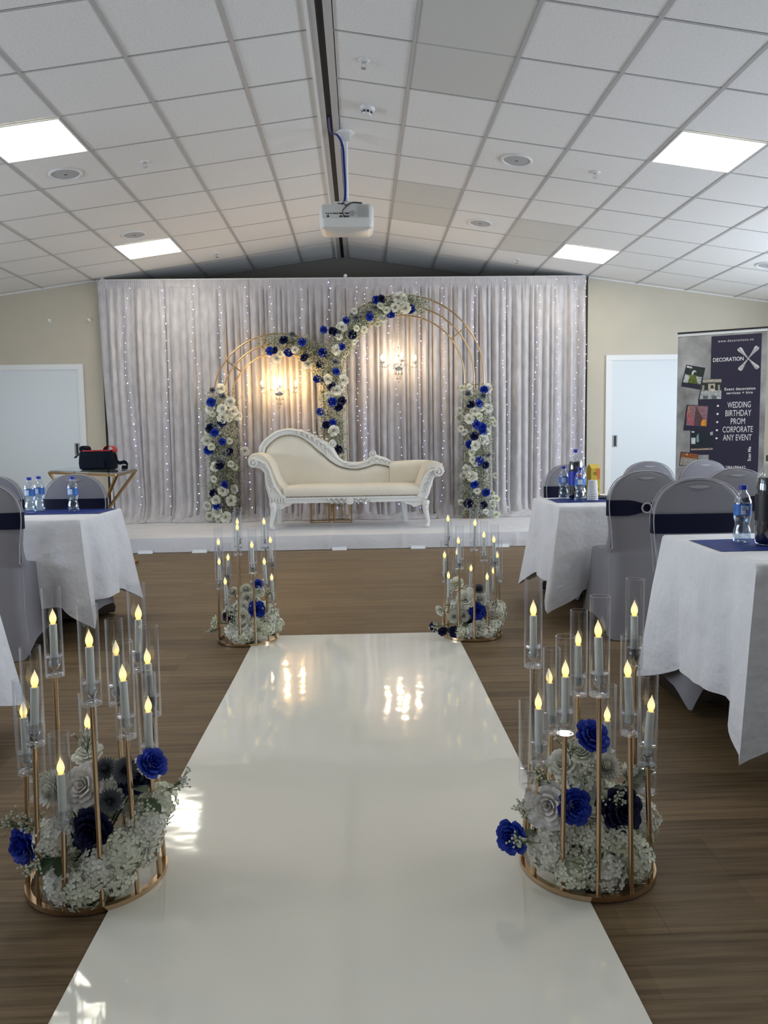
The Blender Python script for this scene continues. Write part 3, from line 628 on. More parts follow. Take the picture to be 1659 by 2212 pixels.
def arch(name, label, cx, zs, Ry, Rs_, Y, bars, gar, keys, seed):
    t_ = thing(name, label, 'flower arch', (0, Y, 0))
    for r0 in Rs_:
        pts = [(cx-r0, 0, SZ+.006)]+[(cx-r0, 0, zs-.3)]+[(cx-r0*math.cos(PI*k/40), 0, zs+r0*math.sin(PI*k/40)) for k in range(41)]+[(cx+r0, 0, zs-.3), (cx+r0, 0, SZ+.006)]
        obj('arch_tube', MB().tube(pts, .0095, 8), M['gold3'], t_)
    for sx_ in (-1, 1): obj('base_bar', MB().box(min(cx+sx_*Rs_[0], cx+sx_*Rs_[-1])-.01, max(cx+sx_*Rs_[0], cx+sx_*Rs_[-1])+.01, -.12, .12, SZ+.0, SZ+.01), M['gold3'], t_, smooth=False)
    for a in bars:
        if a[0] == 'r': c_, s_ = math.cos(a[1]), math.sin(a[1]); pts = [(cx+Rs_[-1]*c_, 0, zs+Rs_[-1]*s_), (cx+Rs_[0]*c_, 0, zs+Rs_[0]*s_)]
        else: pts = [(a[1], 0, a[3]), (a[2], 0, a[3])]
        obj('crossbar', MB().tube(pts, .008, 6), M['gold3'], t_)
    for gi, (path, rad, n_) in enumerate(gar): sprays(t_, [(p[0], -.02, p[1]) for p in path], rad, n_, seed+gi)
    rr = random.Random(seed)
    for kk in keys:
        yy, d = ROSES[kk]
        for tp, L_ in d.items():
            for x, z in L_:
                key, r0, nm = {'b': ('far_blue', .046, 'blue_rose'), 'n': ('far_navy', .050, 'navy_rose'), 'g': ('far_grey', .045, 'grey_chrysanthemum'), 'w': ('far_ivory', .058, 'white_rose'), 's': ('far_ivory' if rr.random() < .6 else 'far_cream', .038, 'small_white_rose')}[tp]
                dd, rad = min((math.hypot(x-p[0], z-p[1]), g_[1]) for g_ in gar for p in g_[0]); yo = .8*rad*math.sqrt(max(.12, 1-(dd/rad)**2))
                bloom(nm, key, t_, (x, -.035-yo+rr.uniform(-.015, .015), z), r0*rr.uniform(.88, 1.15), (rr.uniform(-.5, .5), -1, rr.uniform(-.3, .5)))
    return t_
LA = (-.965, 1.61, .70); RA = (.54, 1.87, .86)
def arcpts(A, a0, a1, n_=14): return [(A[0]+A[2]*math.cos(a0+(a1-a0)*k/n_), A[1]+A[2]*math.sin(a0+(a1-a0)*k/n_)) for k in range(n_+1)]
D2 = math.radians
lcol = [(-1.69, 1.68-.098*k) for k in range(16)]
arch('flower_arch', 'lower gold triple hoop arch on the left with blue and white flowers', LA[0], LA[1], 0, (.815, .70, .585), 9.52, [('r', D2(142)), ('r', D2(93))],
     [(lcol, .215, 1000), (arcpts(LA, D2(97), D2(24)), .17, 680)], ['lc', 'lt'], 11)
rleg = [(-.33, 2.0-.1*k) for k in range(17)]
rcol = [(1.42, 1.70-.1*k) for k in range(16)]
arch('flower_arch', 'taller gold triple hoop arch on the right with blue and white flowers', RA[0], RA[1], 0, (.98, .86, .74), 9.42, [('r', D2(38)), ('h', 1.28, 1.52, 1.78)],
     [(arcpts(RA, D2(76), D2(165), 18), .165, 1100), (rleg, .17, 900), (rcol, .205, 1050)], ['rl', 'rt', 'rc'], 41)
# ================================================================ CHANDELIERS
def chandelier(x, y, z, top, label, ph, bm='bulb'):
    """z = height of the bulbs' middle"""
    t_ = thing('chandelier', label, 'chandelier', (x, y, z))
    ch = MB(); k = 0; zz = .13
    while zz < top-z: ch.tube([(0+.006*math.cos(a), .006*math.sin(a)*(1 if k % 2 else .1), zz+.011*math.sin(a)) if k % 2 else (.006*math.cos(a), 0, zz+.011*math.sin(a)) for a in [2*PI*i/8 for i in range(8)]], .0015, 4, closed=True); zz += .02; k += 1
    obj('chain', ch, M['chrome'], t_)
    obj('stem', MB().lathe([(.004, .13), (.006, .12), (.03, .112), (.032, .106), (.006, .10), (.004, .05), (.014, .03), (.004, .0), (.004, -.06), (.02, -.09), (.022, -.11), (.004, -.12)], 14), M['crystal'], t_)
    obj('hub_bowl', MB().lathe([(.012, -.10), (.05, -.105), (.055, -.115), (.045, -.135), (.02, -.15), (.003, -.155)], 18), M['chrome'], t_)
    cr_ = MB()
    def drop(cx, cy, cz_, s_=1):
        for q in range(3): cr_.octa((cx, cy, cz_-q*.012*s_), .0045*s_)
        cr_.add([(cx+.007*s_*math.cos(a), cy+.007*s_*math.sin(a), cz_-.052*s_) for a in (0, PI/2, PI, 3*PI/2)]+[(cx, cy, cz_-.034*s_), (cx, cy, cz_-.068*s_)], [(0, 1, 4), (1, 2, 4), (2, 3, 4), (3, 0, 4), (1, 0, 5), (2, 1, 5), (3, 2, 5), (0, 3, 5)])
    for k in range(4):
        a = ph+k*PI/2; c_, s_ = math.cos(a), math.sin(a); rr = .2
        obj('arm', MB().tube([(c_*r_, s_*r_, zz) for r_, zz in [(v.x, v.y) for v in smooth_path([(.03, -.11), (.08, -.085), (.10, -.075), (.14, -.105), (.175, -.118), (.2, -.10), (.2, -.065)], 5)]], .005, 8), M['crystal'], t_)
        obj('drip_dish', MB().lathe([(.004, -.068), (.02, -.064), (.036, -.052), (.038, -.048), (.02, -.056), (.006, -.058)], 14, (c_*rr, s_*rr, 0), cap=False), M['crystal'], t_)
        obj('candle_sleeve', MB().tube([(c_*rr, s_*rr, -.075), (c_*rr, s_*rr, -.022)], .009, 12), M['chrome'], t_)
        obj('bulb', MB().lathe([(.007, -.024), (.012, -.012), (.0145, .0), (.012, .014), (.006, .028), (.001, .036)], 14, (c_*rr, s_*rr, 0)), M[bm], t_)
        for q in range(5):
            b_ = q*2*PI/5+k; drop(c_*rr+.034*math.cos(b_), s_*rr+.034*math.sin(b_), -.062, .8)
        drop(c_*.12, s_*.12, -.09, .9)
    for q in range(8):
        b_ = q*PI/4; drop(.045*math.cos(b_), .045*math.sin(b_), -.13, 1.1)
        cr_.octa((.032*math.cos(b_), .032*math.sin(b_), .104), .006)
    for q in range(6): b_ = q*PI/3; drop(.024*math.cos(b_), .024*math.sin(b_), -.19, 1.1)
    for q in range(5): cr_.octa((0, 0, -.16-.02*q), .007)
    cr_.ball((0, 0, -.285), .016, 8, 6)
    obj('crystal_drops', cr_, M['crystal'], t_, smooth=False, kind='stuff')
chandelier(-.955, 9.32, 1.815, 2.26, 'lit crystal chandelier hanging inside the left lower arch', D2(8))
chandelier(.475, 9.25, 2.09, 2.66, 'lit crystal chandelier hanging inside the right taller arch', D2(8), 'bulb2')
# ================================================================ SOFA
t_ = thing('chaise_sofa', 'white carved double chaise sofa with cream upholstery on the stage', 'sofa', (-.13, 8.85, 0))
so = Vector((-.13, 8.85, 0))
def loc2(pts): return [(p[0]-so.x, p[1]) for p in pts]
outer = [(-1.181, .86), (-1.181, 1.007), (-1.168, 1.07), (-1.129, 1.129), (-1.068, 1.18), (-.97, 1.243), (-.835, 1.271), (-.715, 1.257), (-.612, 1.226), (-.493, 1.164), (-.375, 1.103), (-.31, 1.042), (-.273, .967), (-.214, .898), (-.124, .874), (-.019, .872), (.072, .894), (.118, .93)]
inner = [(-1.11, .86), (-1.103, 1.009), (-1.071, 1.076), (-.987, 1.149), (-.896, 1.188), (-.792, 1.196), (-.688, 1.167), (-.585, 1.098), (-.497, 1.015), (-.423, .954), (-.349, .885), (-.26, .831), (-.156, .799), (-.035, .79), (.071, .811), (.162, .84), (.237, .835), (.335, .812)]
inn = [(p.x, p.y) for p in smooth_path(inner, 3)]; out_ = [(p.x, p.y) for p in smooth_path(outer, 3)]
# back upholstery (left high section and the low right section)
yb = 9.03-so.y
poly = loc2([(-1.11, .55)]+inn+[(.335, .55)]); poly = poly[::-1]
def pad(poly, y0, y1, bulge, nm, mat):
    """padded panel: outline extruded, front face swelling towards -Y"""
    cx = sum(p[0] for p in poly)/len(poly); cz_ = sum(p[1] for p in poly)/len(poly); rings = []
    for f_, dy in ((1, 1), (1, .0), (.975, -.35), (.93, -.62), (.8, -.85), (.55, -.97), (.2, -1)):
        yy = y1 if dy == 1 else y0+bulge*dy
        rings.append([(cx+(x-cx)*f_, yy, cz_+(z-cz_)*f_) for x, z in poly])
    return obj(nm, MB().loft(rings[::-1]), mat, t_, angle=50)
def column_pad(top, z0, y0, y1, bulge, nm):
    """padded panel swept column by column (works for the swooping outline)"""
    mb = MB(); n_ = 12; N = len(top)
    rings = []
    for x, zt in top:
        ring = []
        for k in range(n_+1):
            v = k/n_; z = z0+(zt-z0)*v; e = 1-abs(2*v-1)**5; ring.append((x, y0-bulge*e, z))
        ring += [(x, y1, zt-.003), (x, y1, z0)]
        rings.append(ring)
    mb.loft(rings); return obj(nm, mb, M['upholstery'], t_, angle=50)
column_pad(loc2(inn), .56, yb-.02, yb+.04, .045, 'back_cushion')
column_pad(loc2([(.337, .862), (.36, .868), (.45, .876), (.555, .882), (.70, .885), (.80, .88), (.84, .86)]), .56, yb-.03, yb+.05, .05, 'low_back_cushion')
# carved frame band between inner and outer outlines
def lerp_curve(c, n_):
    d = [0]
    for a, b_ in zip(c, c[1:]): d.append(d[-1]+math.hypot(b_[0]-a[0], b_[1]-a[1]))
    o_ = []; k = 0
    for i in range(n_+1):
        s_ = d[-1]*i/n_
        while k < len(c)-2 and d[k+1] < s_: k += 1
        f_ = (s_-d[k])/max(1e-9, d[k+1]-d[k]); o_.append((c[k][0]*(1-f_)+c[k+1][0]*f_, c[k][1]*(1-f_)+c[k+1][1]*f_))
    return o_
outer_full = out_+[(p.x, p.y) for p in smooth_path([(.15, .955), (.19, .955), (.23, .935), (.30, .915), (.361, .874)], 3)]
OC = lerp_curve(outer_full, 90); IC = lerp_curve([(p[0], p[1]) for p in inn], 90)
# pair each outer point with the nearest inner station (monotone)
prs = []; j = 0
for i, p in enumerate(OC):
    best = min(range(j, min(j+6, len(IC))), key=lambda q: math.hypot(IC[q][0]-p[0], IC[q][1]-p[1])); j = best; prs.append((p, IC[best]))
prs[-1] = (OC[-1], IC[-1])
rings = []
for p, q in prs:
    a = Vector((p[0]-so.x, p[1])); b_ = Vector((q[0]-so.x, q[1])); ring = []
    for f_, yy in ((0, .03), (0, -.03), (.12, -.055), (.3, -.06), (.42, -.045), (.6, -.045), (.75, -.062), (.92, -.06), (1.0, -.045), (1, .03)):
        c_ = a.lerp(b_, f_); ring.append((c_.x, yb+yy, c_.y))
    rings.append(ring)
obj('back_frame', MB().loft(rings), M['carved'], t_, angle=50)
def leafrelief(mb, pts, y, l, w_, h_=.018, flip=False):
    """row of carved acanthus lobes along a curve"""
    for i in range(0, len(pts)-1):
        a, b_ = Vector(pts[i]), Vector(pts[i+1]); d = (b_-a).normalized(); nn = Vector((-d.y, d.x))*(1 if (i % 2) ^ flip else -1)
        for sg in ((1,)):
            tip = a+d*l*.75+nn*w_; mid = a+d*l*.35+nn*w_*.45
            s_ = (tip-a).normalized(); sn = Vector((-s_.y, s_.x))*w_*.34
            mb.add([(a.x, y, a.y), (mid.x+sn.x, y-.002, mid.y+sn.y), (tip.x, y-.004, tip.y), (mid.x-sn.x, y-.002, mid.y-sn.y), (mid.x, y-h_, mid.y), (mid.x, y+.01, mid.y)],
                   [(0, 1, 4), (1, 2, 4), (2, 3, 4), (3, 0, 4), (1, 0, 5), (2, 1, 5), (3, 2, 5), (0, 3, 5)])
def scroll(mb, x, z, r0, y, dir_=1, turns=1.6, depth=.03):
    pts = []; rs = []
    for k in range(46):
        t2 = k/45; a = t2*turns*2*PI*dir_+1.2; r_ = r0*(1-t2*.86); pts.append((x+r_*math.cos(a), y-.012*t2, z+r_*math.sin(a))); rs.append(r0*.22*(1-t2*.5))
    mb.tube(pts, rs, 8); mb.ball((x, y-.012, z), r0*.28, 10, 8); mb.lathe([(r0*1.02, 0), (r0*1.02, depth), (.001, depth)], 24, (x, y+depth+.002, z), axis=Matrix.Rotation(PI/2, 3, 'X'))
q = MB()
scroll(q, -.318-so.x, 1.085, .042, yb-.05, 1); scroll(q, .142-so.x, .958, .040, yb-.05, -1)
crest = loc2(lerp_curve([(-.72, 1.235), (-.6, 1.19), (-.5, 1.13), (-.42, 1.05), (-.37, 1.0)], 13)); leafrelief(q, crest, yb-.06, .07, .036, .022)
crest = loc2(lerp_curve([(-.66, 1.25), (-.56, 1.22), (-.46, 1.17), (-.38, 1.12)], 8)); leafrelief(q, crest, yb-.04, .06, .030, .02)
leafrelief(q, loc2(lerp_curve([(.10, .88), (.2, .89), (.3, .87), (.36, .85)], 8)), yb-.058, .05, .032, .02)
q.box(-.17-so.x, -.02-so.x, yb-.07, yb-.055, .828, .848)
obj('crest_carving', q, M['carved'], t_, angle=30, kind='stuff')
# nail heads
q = MB()
for x, z in loc2(lerp_curve([(p[0], p[1]) for p in inn[3:]], 66)): q.ball((x+.008, yb-.052, z-.012), .006, 6, 4)
for k in range(60): q.ball((-.81-so.x+k*(.61+.82)/60, 8.47-so.y-.006, .508), .0055, 6, 4)
obj('nailheads', q, M['nail'], t_, kind='stuff')
# seat
yf = 8.47-so.y
q = MB(); rings = []
for k in range(25):
    u = k/24; x = -.85+(.66+.85)*u-so.x; e = (1-abs(2*u-1)**6); ring = []
    for yy, zz in ((yf, .505), (yf-.02, .52), (yf-.028, .56), (yf-.012, .60), (yf+.04, .612+.02*e), (yf+.25, .62+.022*e), (yb-.04, .615), (yb, .60), (yb, .505)): ring.append((x, yy, zz))
    rings.append(ring)
obj('seat_cushion', q.loft(rings), M['upholstery'], t_, angle=60)
# rails
q = MB().box(-1.0-so.x, .71-so.x, yf-.012, yf+.03, .438, .503); q.box(-1.0-so.x, .71-so.x, yf-.02, yf-.01, .480, .495); q.box(-1.0-so.x, .71-so.x, yf-.02, yf-.01, .442, .452)
q.box(-1.0-so.x, .71-so.x, yb-.02, yb+.04, .438, .56); q.box(-1.0-so.x, -.94-so.x, yf, yb, .438, .50); q.box(.65-so.x, .71-so.x, yf, yb, .438, .50)
for k in range(6): q.box(-1.005+k*.032-so.x, -.985+k*.032-so.x, yf-.024, yf-.01, .447, .50)
obj('seat_rail', q, M['carved'], t_, smooth=False)
q = MB()
mid = (-.125-so.x, .455)
for k in range(9):
    a = k*2*PI/9; q.ball((mid[0]+.03*math.cos(a), yf-.030, mid[1]+.024*math.sin(a)), .017, 8, 6, (1, .6, 1))
q.ball((mid[0], yf-.032, mid[1]), .018, 8, 6)
for sg in (-1, 1):
    leafrelief(q, [(mid[0]+sg*(.045+k*.028), .462+.004*(k % 2)) for k in range(8)], yf-.022, .055, .032, .028)
    leafrelief(q, [(mid[0]+sg*(.05+k*.03), .44+.012*(k % 2)) for k in range(6)], yf-.02, .05, .026, .024, True)
obj('rail_carving', q, M['carved'], t_, angle=30)
# apron corner brackets
for sg, x0 in ((1, -1.0), (-1, .71)):
    pp = [(x0, .44), (x0+sg*.04, .40), (x0+sg*.13, .375), (x0+sg*.16, .40), (x0+sg*.20, .41), (x0+sg*.26, .44)]; pp = loc2(pp)
    if sg > 0: pp = pp
    else: pp = pp[::-1]
    q = MB().extrude(pp, yf-.01, yf+.025, 0); leafrelief(q, [(pp[2][0]*.5+x_*.5, .415) for x_ in (pp[1][0], pp[3][0], pp[4][0])], yf-.012, .05, .02, .012)
    obj('apron_bracket', q, M['carved'], t_, smooth=False)
# arms: rolled upholstery + carved front volute
def arm(out_pts, in_pts, roll, sx_, zs_, name):
    # upholstered roll
    rp = [(p.x, p.y) for p in smooth_path(loc2(roll), 4)]
    th_ = .055; q = MB(); rings = []
    nrm = []
    for i, p in enumerate(rp):
        a = Vector(rp[max(i-1, 0)]); b_ = Vector(rp[min(i+1, len(rp)-1)]); d = (b_-a).normalized(); nrm.append(Vector((-d.y, d.x)))
    for i, p in enumerate(rp):
        n_ = nrm[i]*(-1 if name == 'L' else 1)
        ring = []
        for k in range(9):
            v = k/8; yy = yf+.012+(yb+.03-yf-.012)*v; e = (1-abs(2*v-1)**6)*.014; ring.append((p[0]-n_.x*e, yy, p[1]-n_.y*e))
        for k in range(8, -1, -1):
            v = k/8; yy = yf+.012+(yb+.03-yf-.012)*v; ring.append((p[0]+n_.x*th_, yy, p[1]+n_.y*th_))
        rings.append(ring)
    obj('armrest', q.loft(rings), M['upholstery'], t_, angle=60)
    O = lerp_curve(loc2(out_pts), 30); I = lerp_curve(loc2(in_pts), 30); rings = []
    for a, b_ in zip(O, I):
        a = Vector(a); b_ = Vector(b_); ring = []
        for f_, yy in ((0, .05), (0, -.012), (.1, -.026), (.22, -.028), (.32, -.016), (.68, -.016), (.78, -.028), (.9, -.026), (1, -.012), (1, .05)):
            c_ = a.lerp(b_, f_); ring.append((c_.x, yf+yy, c_.y))
        rings.append(ring)
    obj('arm_front', MB().loft(rings), M['carved'], t_, angle=45)
    q = MB(); midc = [((a[0]+b_[0])/2, (a[1]+b_[1])/2) for a, b_ in zip(O, I)]
    leafrelief(q, midc[3:27:2], yf-.017, .055, .030, .016); leafrelief(q, midc[2:27:3], yf-.02, .045, .022, .016, True)
    scroll(q, sx_-so.x, zs_, .050, yf-.035, 1 if name == 'L' else -1)
    obj('arm_carving', q, M['carved'], t_, angle=30)
arm([(-1.20, .85), (-1.13, .832), (-1.09, .82), (-1.053, .777), (-1.045, .70), (-1.043, .636), (-1.025, .55), (-1.012, .497)], [(-1.165, .94), (-1.098, .932), (-1.029, .889), (-.985, .80), (-.955, .70), (-.925, .625), (-.87, .56), (-.82, .50)],
    [(-1.13, .845), (-1.19, .845), (-1.225, .875), (-1.23, .93), (-1.19, .975), (-1.12, .985), (-1.045, .955), (-.985, .87), (-.945, .76), (-.90, .66), (-.83, .58)], -1.165, .887, 'L')
arm([(.89, .725), (.82, .705), (.805, .69), (.785, .62), (.771, .577), (.755, .52), (.725, .46)], [(.854, .81), (.80, .803), (.745, .775), (.702, .72), (.665, .65), (.645, .59), (.615, .50)],
    [(.82, .72), (.88, .715), (.915, .75), (.915, .81), (.865, .855), (.79, .862), (.735, .83), (.70, .76), (.67, .68), (.635, .59)], .854, .76, 'R')
# legs
def cab(x, y, s_, k): 
    pts = [(x, y, .45), (x+.012*s_, y-.008, .38), (x+.0*s_, y-.004, .30), (x-.018*s_, y, .22), (x-.014*s_, y-.004, .185), (x-.004*s_, y-.014, .168), (x-.004*s_, y-.014, .152)]
    q = MB().tube([tuple(v) for v in smooth_path(pts, 4)], [.038, .040, .040, .038, .036, .034, .032, .030, .028, .026, .024, .022, .020, .019, .018, .019, .021, .024, .027, .029, .029, .028, .026, .022, .016][:25], 12)
    q.ball((x, y-.034, .415), .022, 8, 6); leafrelief(q, [(x-.004, .40), (x+.004, .37), (x-.004, .34), (x, .31)], y-.034, .04, .018, .012)
    obj('front_leg', q, M['carved'], t_, angle=50)
cab(-.975-so.x, yf, 1, 0); cab(.722-so.x, yf, -1, 1)
for xa, xb in ((-.955, -.975), (.49, .535)):
    a, b_ = xa-so.x, xb-so.x
    q = MB().add([(a-.035, yb-.03, .45), (a+.035, yb-.03, .45), (a+.035, yb+.03, .45), (a-.035, yb+.03, .45), (b_-.022, yb+.06, .15), (b_+.022, yb+.06, .15), (b_+.022, yb+.10, .15), (b_-.022, yb+.10, .15)],
               [(0, 1, 2, 3), (7, 6, 5, 4), (4, 5, 1, 0), (5, 6, 2, 1), (6, 7, 3, 2), (7, 4, 0, 3)])
    obj('back_leg', q, M['white'], t_, smooth=False)
# gold wire cubes behind the sofa
for x0, w_ in ((-.605, 'left'), (-.335, 'right')):
    t2 = thing('frame_plinth', 'open gold wire cube on the stage behind the sofa, %s one of two' % w_, 'plinth', (x0+.11, 9.22, SZ))
    for sx_ in (-.108, .108):
        for sy_ in (-.105, .105): obj('upright', MB().box(sx_-.005, sx_+.005, sy_-.005, sy_+.005, .01, .50), M['gold2'], t2, smooth=False)
    for z in (.0, .49):
        q = MB()
        for s_ in (-1, 1): q.box(-.113, .113, s_*.108-.005, s_*.108+.005, z, z+.01); q.box(s_*.108-.005, s_*.108+.005, -.103, .103, z, z+.01)
        obj('square_rail', q, M['gold2'], t2, smooth=False)
# ================================================================ AISLE RUNNER
q = MB()
def aisle(u, v):
    x = -.613+(.53+.613)*u+(.002*math.sin(v*9)); y = -.6+(4.338+.6)*v; y_ = y-.0*u
    return (x, y_, .0025+.0012*(1+math.sin(y*5.3+math.sin(x*4))))
q.grid(aisle, 40, 120)
tag(obj('aisle_runner', q, M['gloss'], angle=180), 'glossy white vinyl aisle runner laid on the wood floor', 'aisle runner')
# ================================================================ CANDLE STANDS
HB = .0045
tube_me = MB().lathe([(.0215, .001), (.0235, 0), (.0235, .236), (.0215, .236), (.0215, .004)], 28, cap=False).mesh('glass_tube', M['glass'], True, 50)
hold_me = MB().lathe([(.0205, 0), (.0208, .006), (.019, .0075), (.006, .009), (.0045, .018), (.010, .024), (.0145, .032), (.014, .040), (.0105, .046), (.0112, .049), (.019, .052), (.0198, .0545), (.0115, .0535), (.0098, .050), (.0098, .03), (.001, .029)], 24).mesh('candle_cup', M['holder'], True, 50)
wax_me = MB().lathe([(.0094, 0), (.0096, .002), (.0093, .107), (.0088, .109), (.006, .109)], 18).mesh('taper', M['wax'], True, 50)
flame_me = MB().lathe([(.0050, 0), (.0062, .004), (.0082, .010), (.0088, .016), (.0076, .023), (.0045, .031), (.0018, .037), (.0004, .042)], 16).mesh('flame_bulb', M['flame'], True, 180)
def stand(cx, cy, names, heights, label, rz0, skip=()):
    t_ = thing('candle_stand', label, 'candle stand', (cx, cy, HB), 0, 'gold aisle candle stands')
    q = MB(); n_ = 64; rings = []
    for k in range(n_):
        a = 2*PI*k/n_; rings.append([(r_*math.cos(a), r_*math.sin(a), z) for r_, z in ((.157, 0), (.171, 0), (.171, .012), (.157, .012))])
    rings.append(rings[0]); q.loft(rings, cap=False); obj('base_ring', q, M['gold'], t_, angle=30)
    for i, (ang, h) in enumerate(heights):
        a = math.radians(ang); c_, s_ = math.cos(a), math.sin(a); z1 = h-HB
        obj('pole', MB().tube([(.164*c_, .164*s_, .010), (.151*c_, .151*s_, z1)], .0062, 12), M['gold'], t_)
        p = (.150*c_, .150*s_, z1+.001)
        tl = (R.uniform(-.025, .025), R.uniform(-.025, .025), 0)
        obj('candle_cup', hold_me, None, t_, loc=p); obj('glass_tube', tube_me, None, t_, loc=(p[0], p[1], p[2]+.0005))
        if ang in skip: continue
        lb = names % {.5: 'tallest', .4: 'second tallest', .3: 'third height', .2: 'lowest'}[h]
        side = ('left' if c_ < -.5 else 'right' if c_ > .5 else 'middle')+' '+('front' if s_ < -.15 else 'back' if s_ > .15 else 'side')
        c2 = thing('led_candle', lb+', '+side, 'candle', (cx+p[0], cy+p[1], HB+p[2]+.0302), 0, 'flameless candles')
        c2.rotation_euler = (R.uniform(-.05, .05), R.uniform(-.05, .05), 0)
        obj('taper', wax_me, None, c2); obj('flame_bulb', flame_me, None, c2, loc=(0, 0, .1085))
    return t_
HN = {'NR': [(143, .5), (113, .3), (83, .4), (53, .2), (23, .5), (353, .2), (323, .3), (293, .4), (263, .5), (233, .4), (203, .3), (173, .2)],
      'NL': [(142, .5), (112, .2), (82, .4), (52, .5), (22, .4), (352, .3), (322, .4), (292, .5), (262, .2), (235, .4), (198, .3), (172, .2)],
      'FL': [(203, .3), (233, .2), (263, .5), (293, .4), (323, .3), (350, .2), (23, .4), (50, .5), (83, .3), (113, .5), (143, .3), (177, .4)],
      'FR': [(143, .5), (236, .4), (267, .5), (53, .4), (320, .4), (115, .3), (173, .3), (205, .2), (296, .2), (85, .2), (357, .3), (23, .2)]}
STD = {'NR': (.567, 1.885, 'near right'), 'NL': (-.69, 1.9, 'near left'), 'FL': (-.65, 4.277, 'far left'), 'FR': (.617, 4.277, 'far right')}
for k, (cx, cy, w_) in STD.items():
    stand(cx, cy, 'lit LED taper candle on the '+w_+' gold stand, %s', HN[k], 'gold cage candle stand with clear tubes, %s of the aisle' % w_, 0, skip=(173,) if k == 'NR' else (172,) if k == 'NL' else ())
# flower arrangements inside the stands
def leaf(parent, p, d, l, w_, mat='leaf', up_=Vector((0, 0, 1))):
    d = Vector(d).normalized(); s_ = d.cross(up_); s_ = s_.normalized() if s_.length > .1 else Vector((1, 0, 0)); nn = s_.cross(d); q = MB(); P0 = Vector(p)
    def fn(u, v):
        uu = u*2-1; ww = w_*math.sin(PI*min(1, .04+v*.96))**.75; return P0+d*l*v+s_*uu*ww+nn*(-.25*l*v*v+.12*abs(uu)*ww)
    return obj('leaf', q.grid(fn, 4, 7), M[mat], parent, angle=180)
def sprig(parent, p, d, n_, seed, l=.07):
    r_ = random.Random(seed); q = MB(); b_ = MB(); P0 = Vector(p); d = Vector(d).normalized()
    for i in range(n_):
        e = (d+Vector((r_.gauss(0, .38), r_.gauss(0, .38), r_.gauss(0, .3)))).normalized(); m_ = P0+d*l*r_.uniform(.15, .5); tip = m_+e*l*r_.uniform(.4, .8)
        q.tube([P0, m_, tip], .0008, 4); b_.ball(tip, .0034*r_.uniform(.8, 1.2), 6, 5)
        for k in range(2):
            t2 = tip+Vector((r_.gauss(0, .006), r_.gauss(0, .006), r_.gauss(0, .006))); b_.ball(t2, .0030, 6, 4); q.tube([m_.lerp(tip, .6), t2], .0006, 3)
    s1 = obj('sprig', q, M['sage'], parent, smooth=False); obj('buds', b_, M['floret'], s1, kind='stuff')
def arrangement(key, label, items, hyds, bbs, leaves):
    cx, cy, w_ = STD[key]; t_ = thing('flower_arrangement', label, 'flowers', (cx, cy, .002), 0, 'aisle flower arrangements')
    obj('foam_mound', MB().ball((0, 0, .045), .085, 14, 8, (1, 1, .5)), M['leaf'], t_)
    c0 = Vector((cx, cy, .0)); base = Vector((cx, cy, .06))
    for nm, mk, x, y, z, r0, dv in items:
        d = Vector(dv) if dv else (Vector((x, y, z))-base)
        bloom(nm, mk, t_, (x-cx, y-cy, z-.002), r0, d)
        st = Vector((x-cx, y-cy, z-.002)); st0 = Vector((0, 0, .06))
        if (st-st0).length > .11: obj('stem', MB().tube([st0, st0.lerp(st, .5)+Vector((0, 0, .012)), st-d.normalized()*r0*.3], .0022, 6), M['leaf'], t_)
    for i, (x, y, z, r0) in enumerate(hyds): bloom('hydrangea_head', 'hyd' if i % 2 else 'hyd2', t_, (x-cx, y-cy, max(z, r0*.72)-.002), r0, Vector((x, y, z))-base+Vector((0, -.02, .03)))
    for i, (x, y, z, dx, dy, dz) in enumerate(bbs): sprig(t_, (x-cx, y-cy, z-.03), (dx, dy, dz), 12, i+len(key)*7+ord(key[1]))
    for (x, y, z, dx, dy, dz, l) in leaves: leaf(t_, (x-cx, y-cy, z), (dx, dy, dz), l, l*.3)
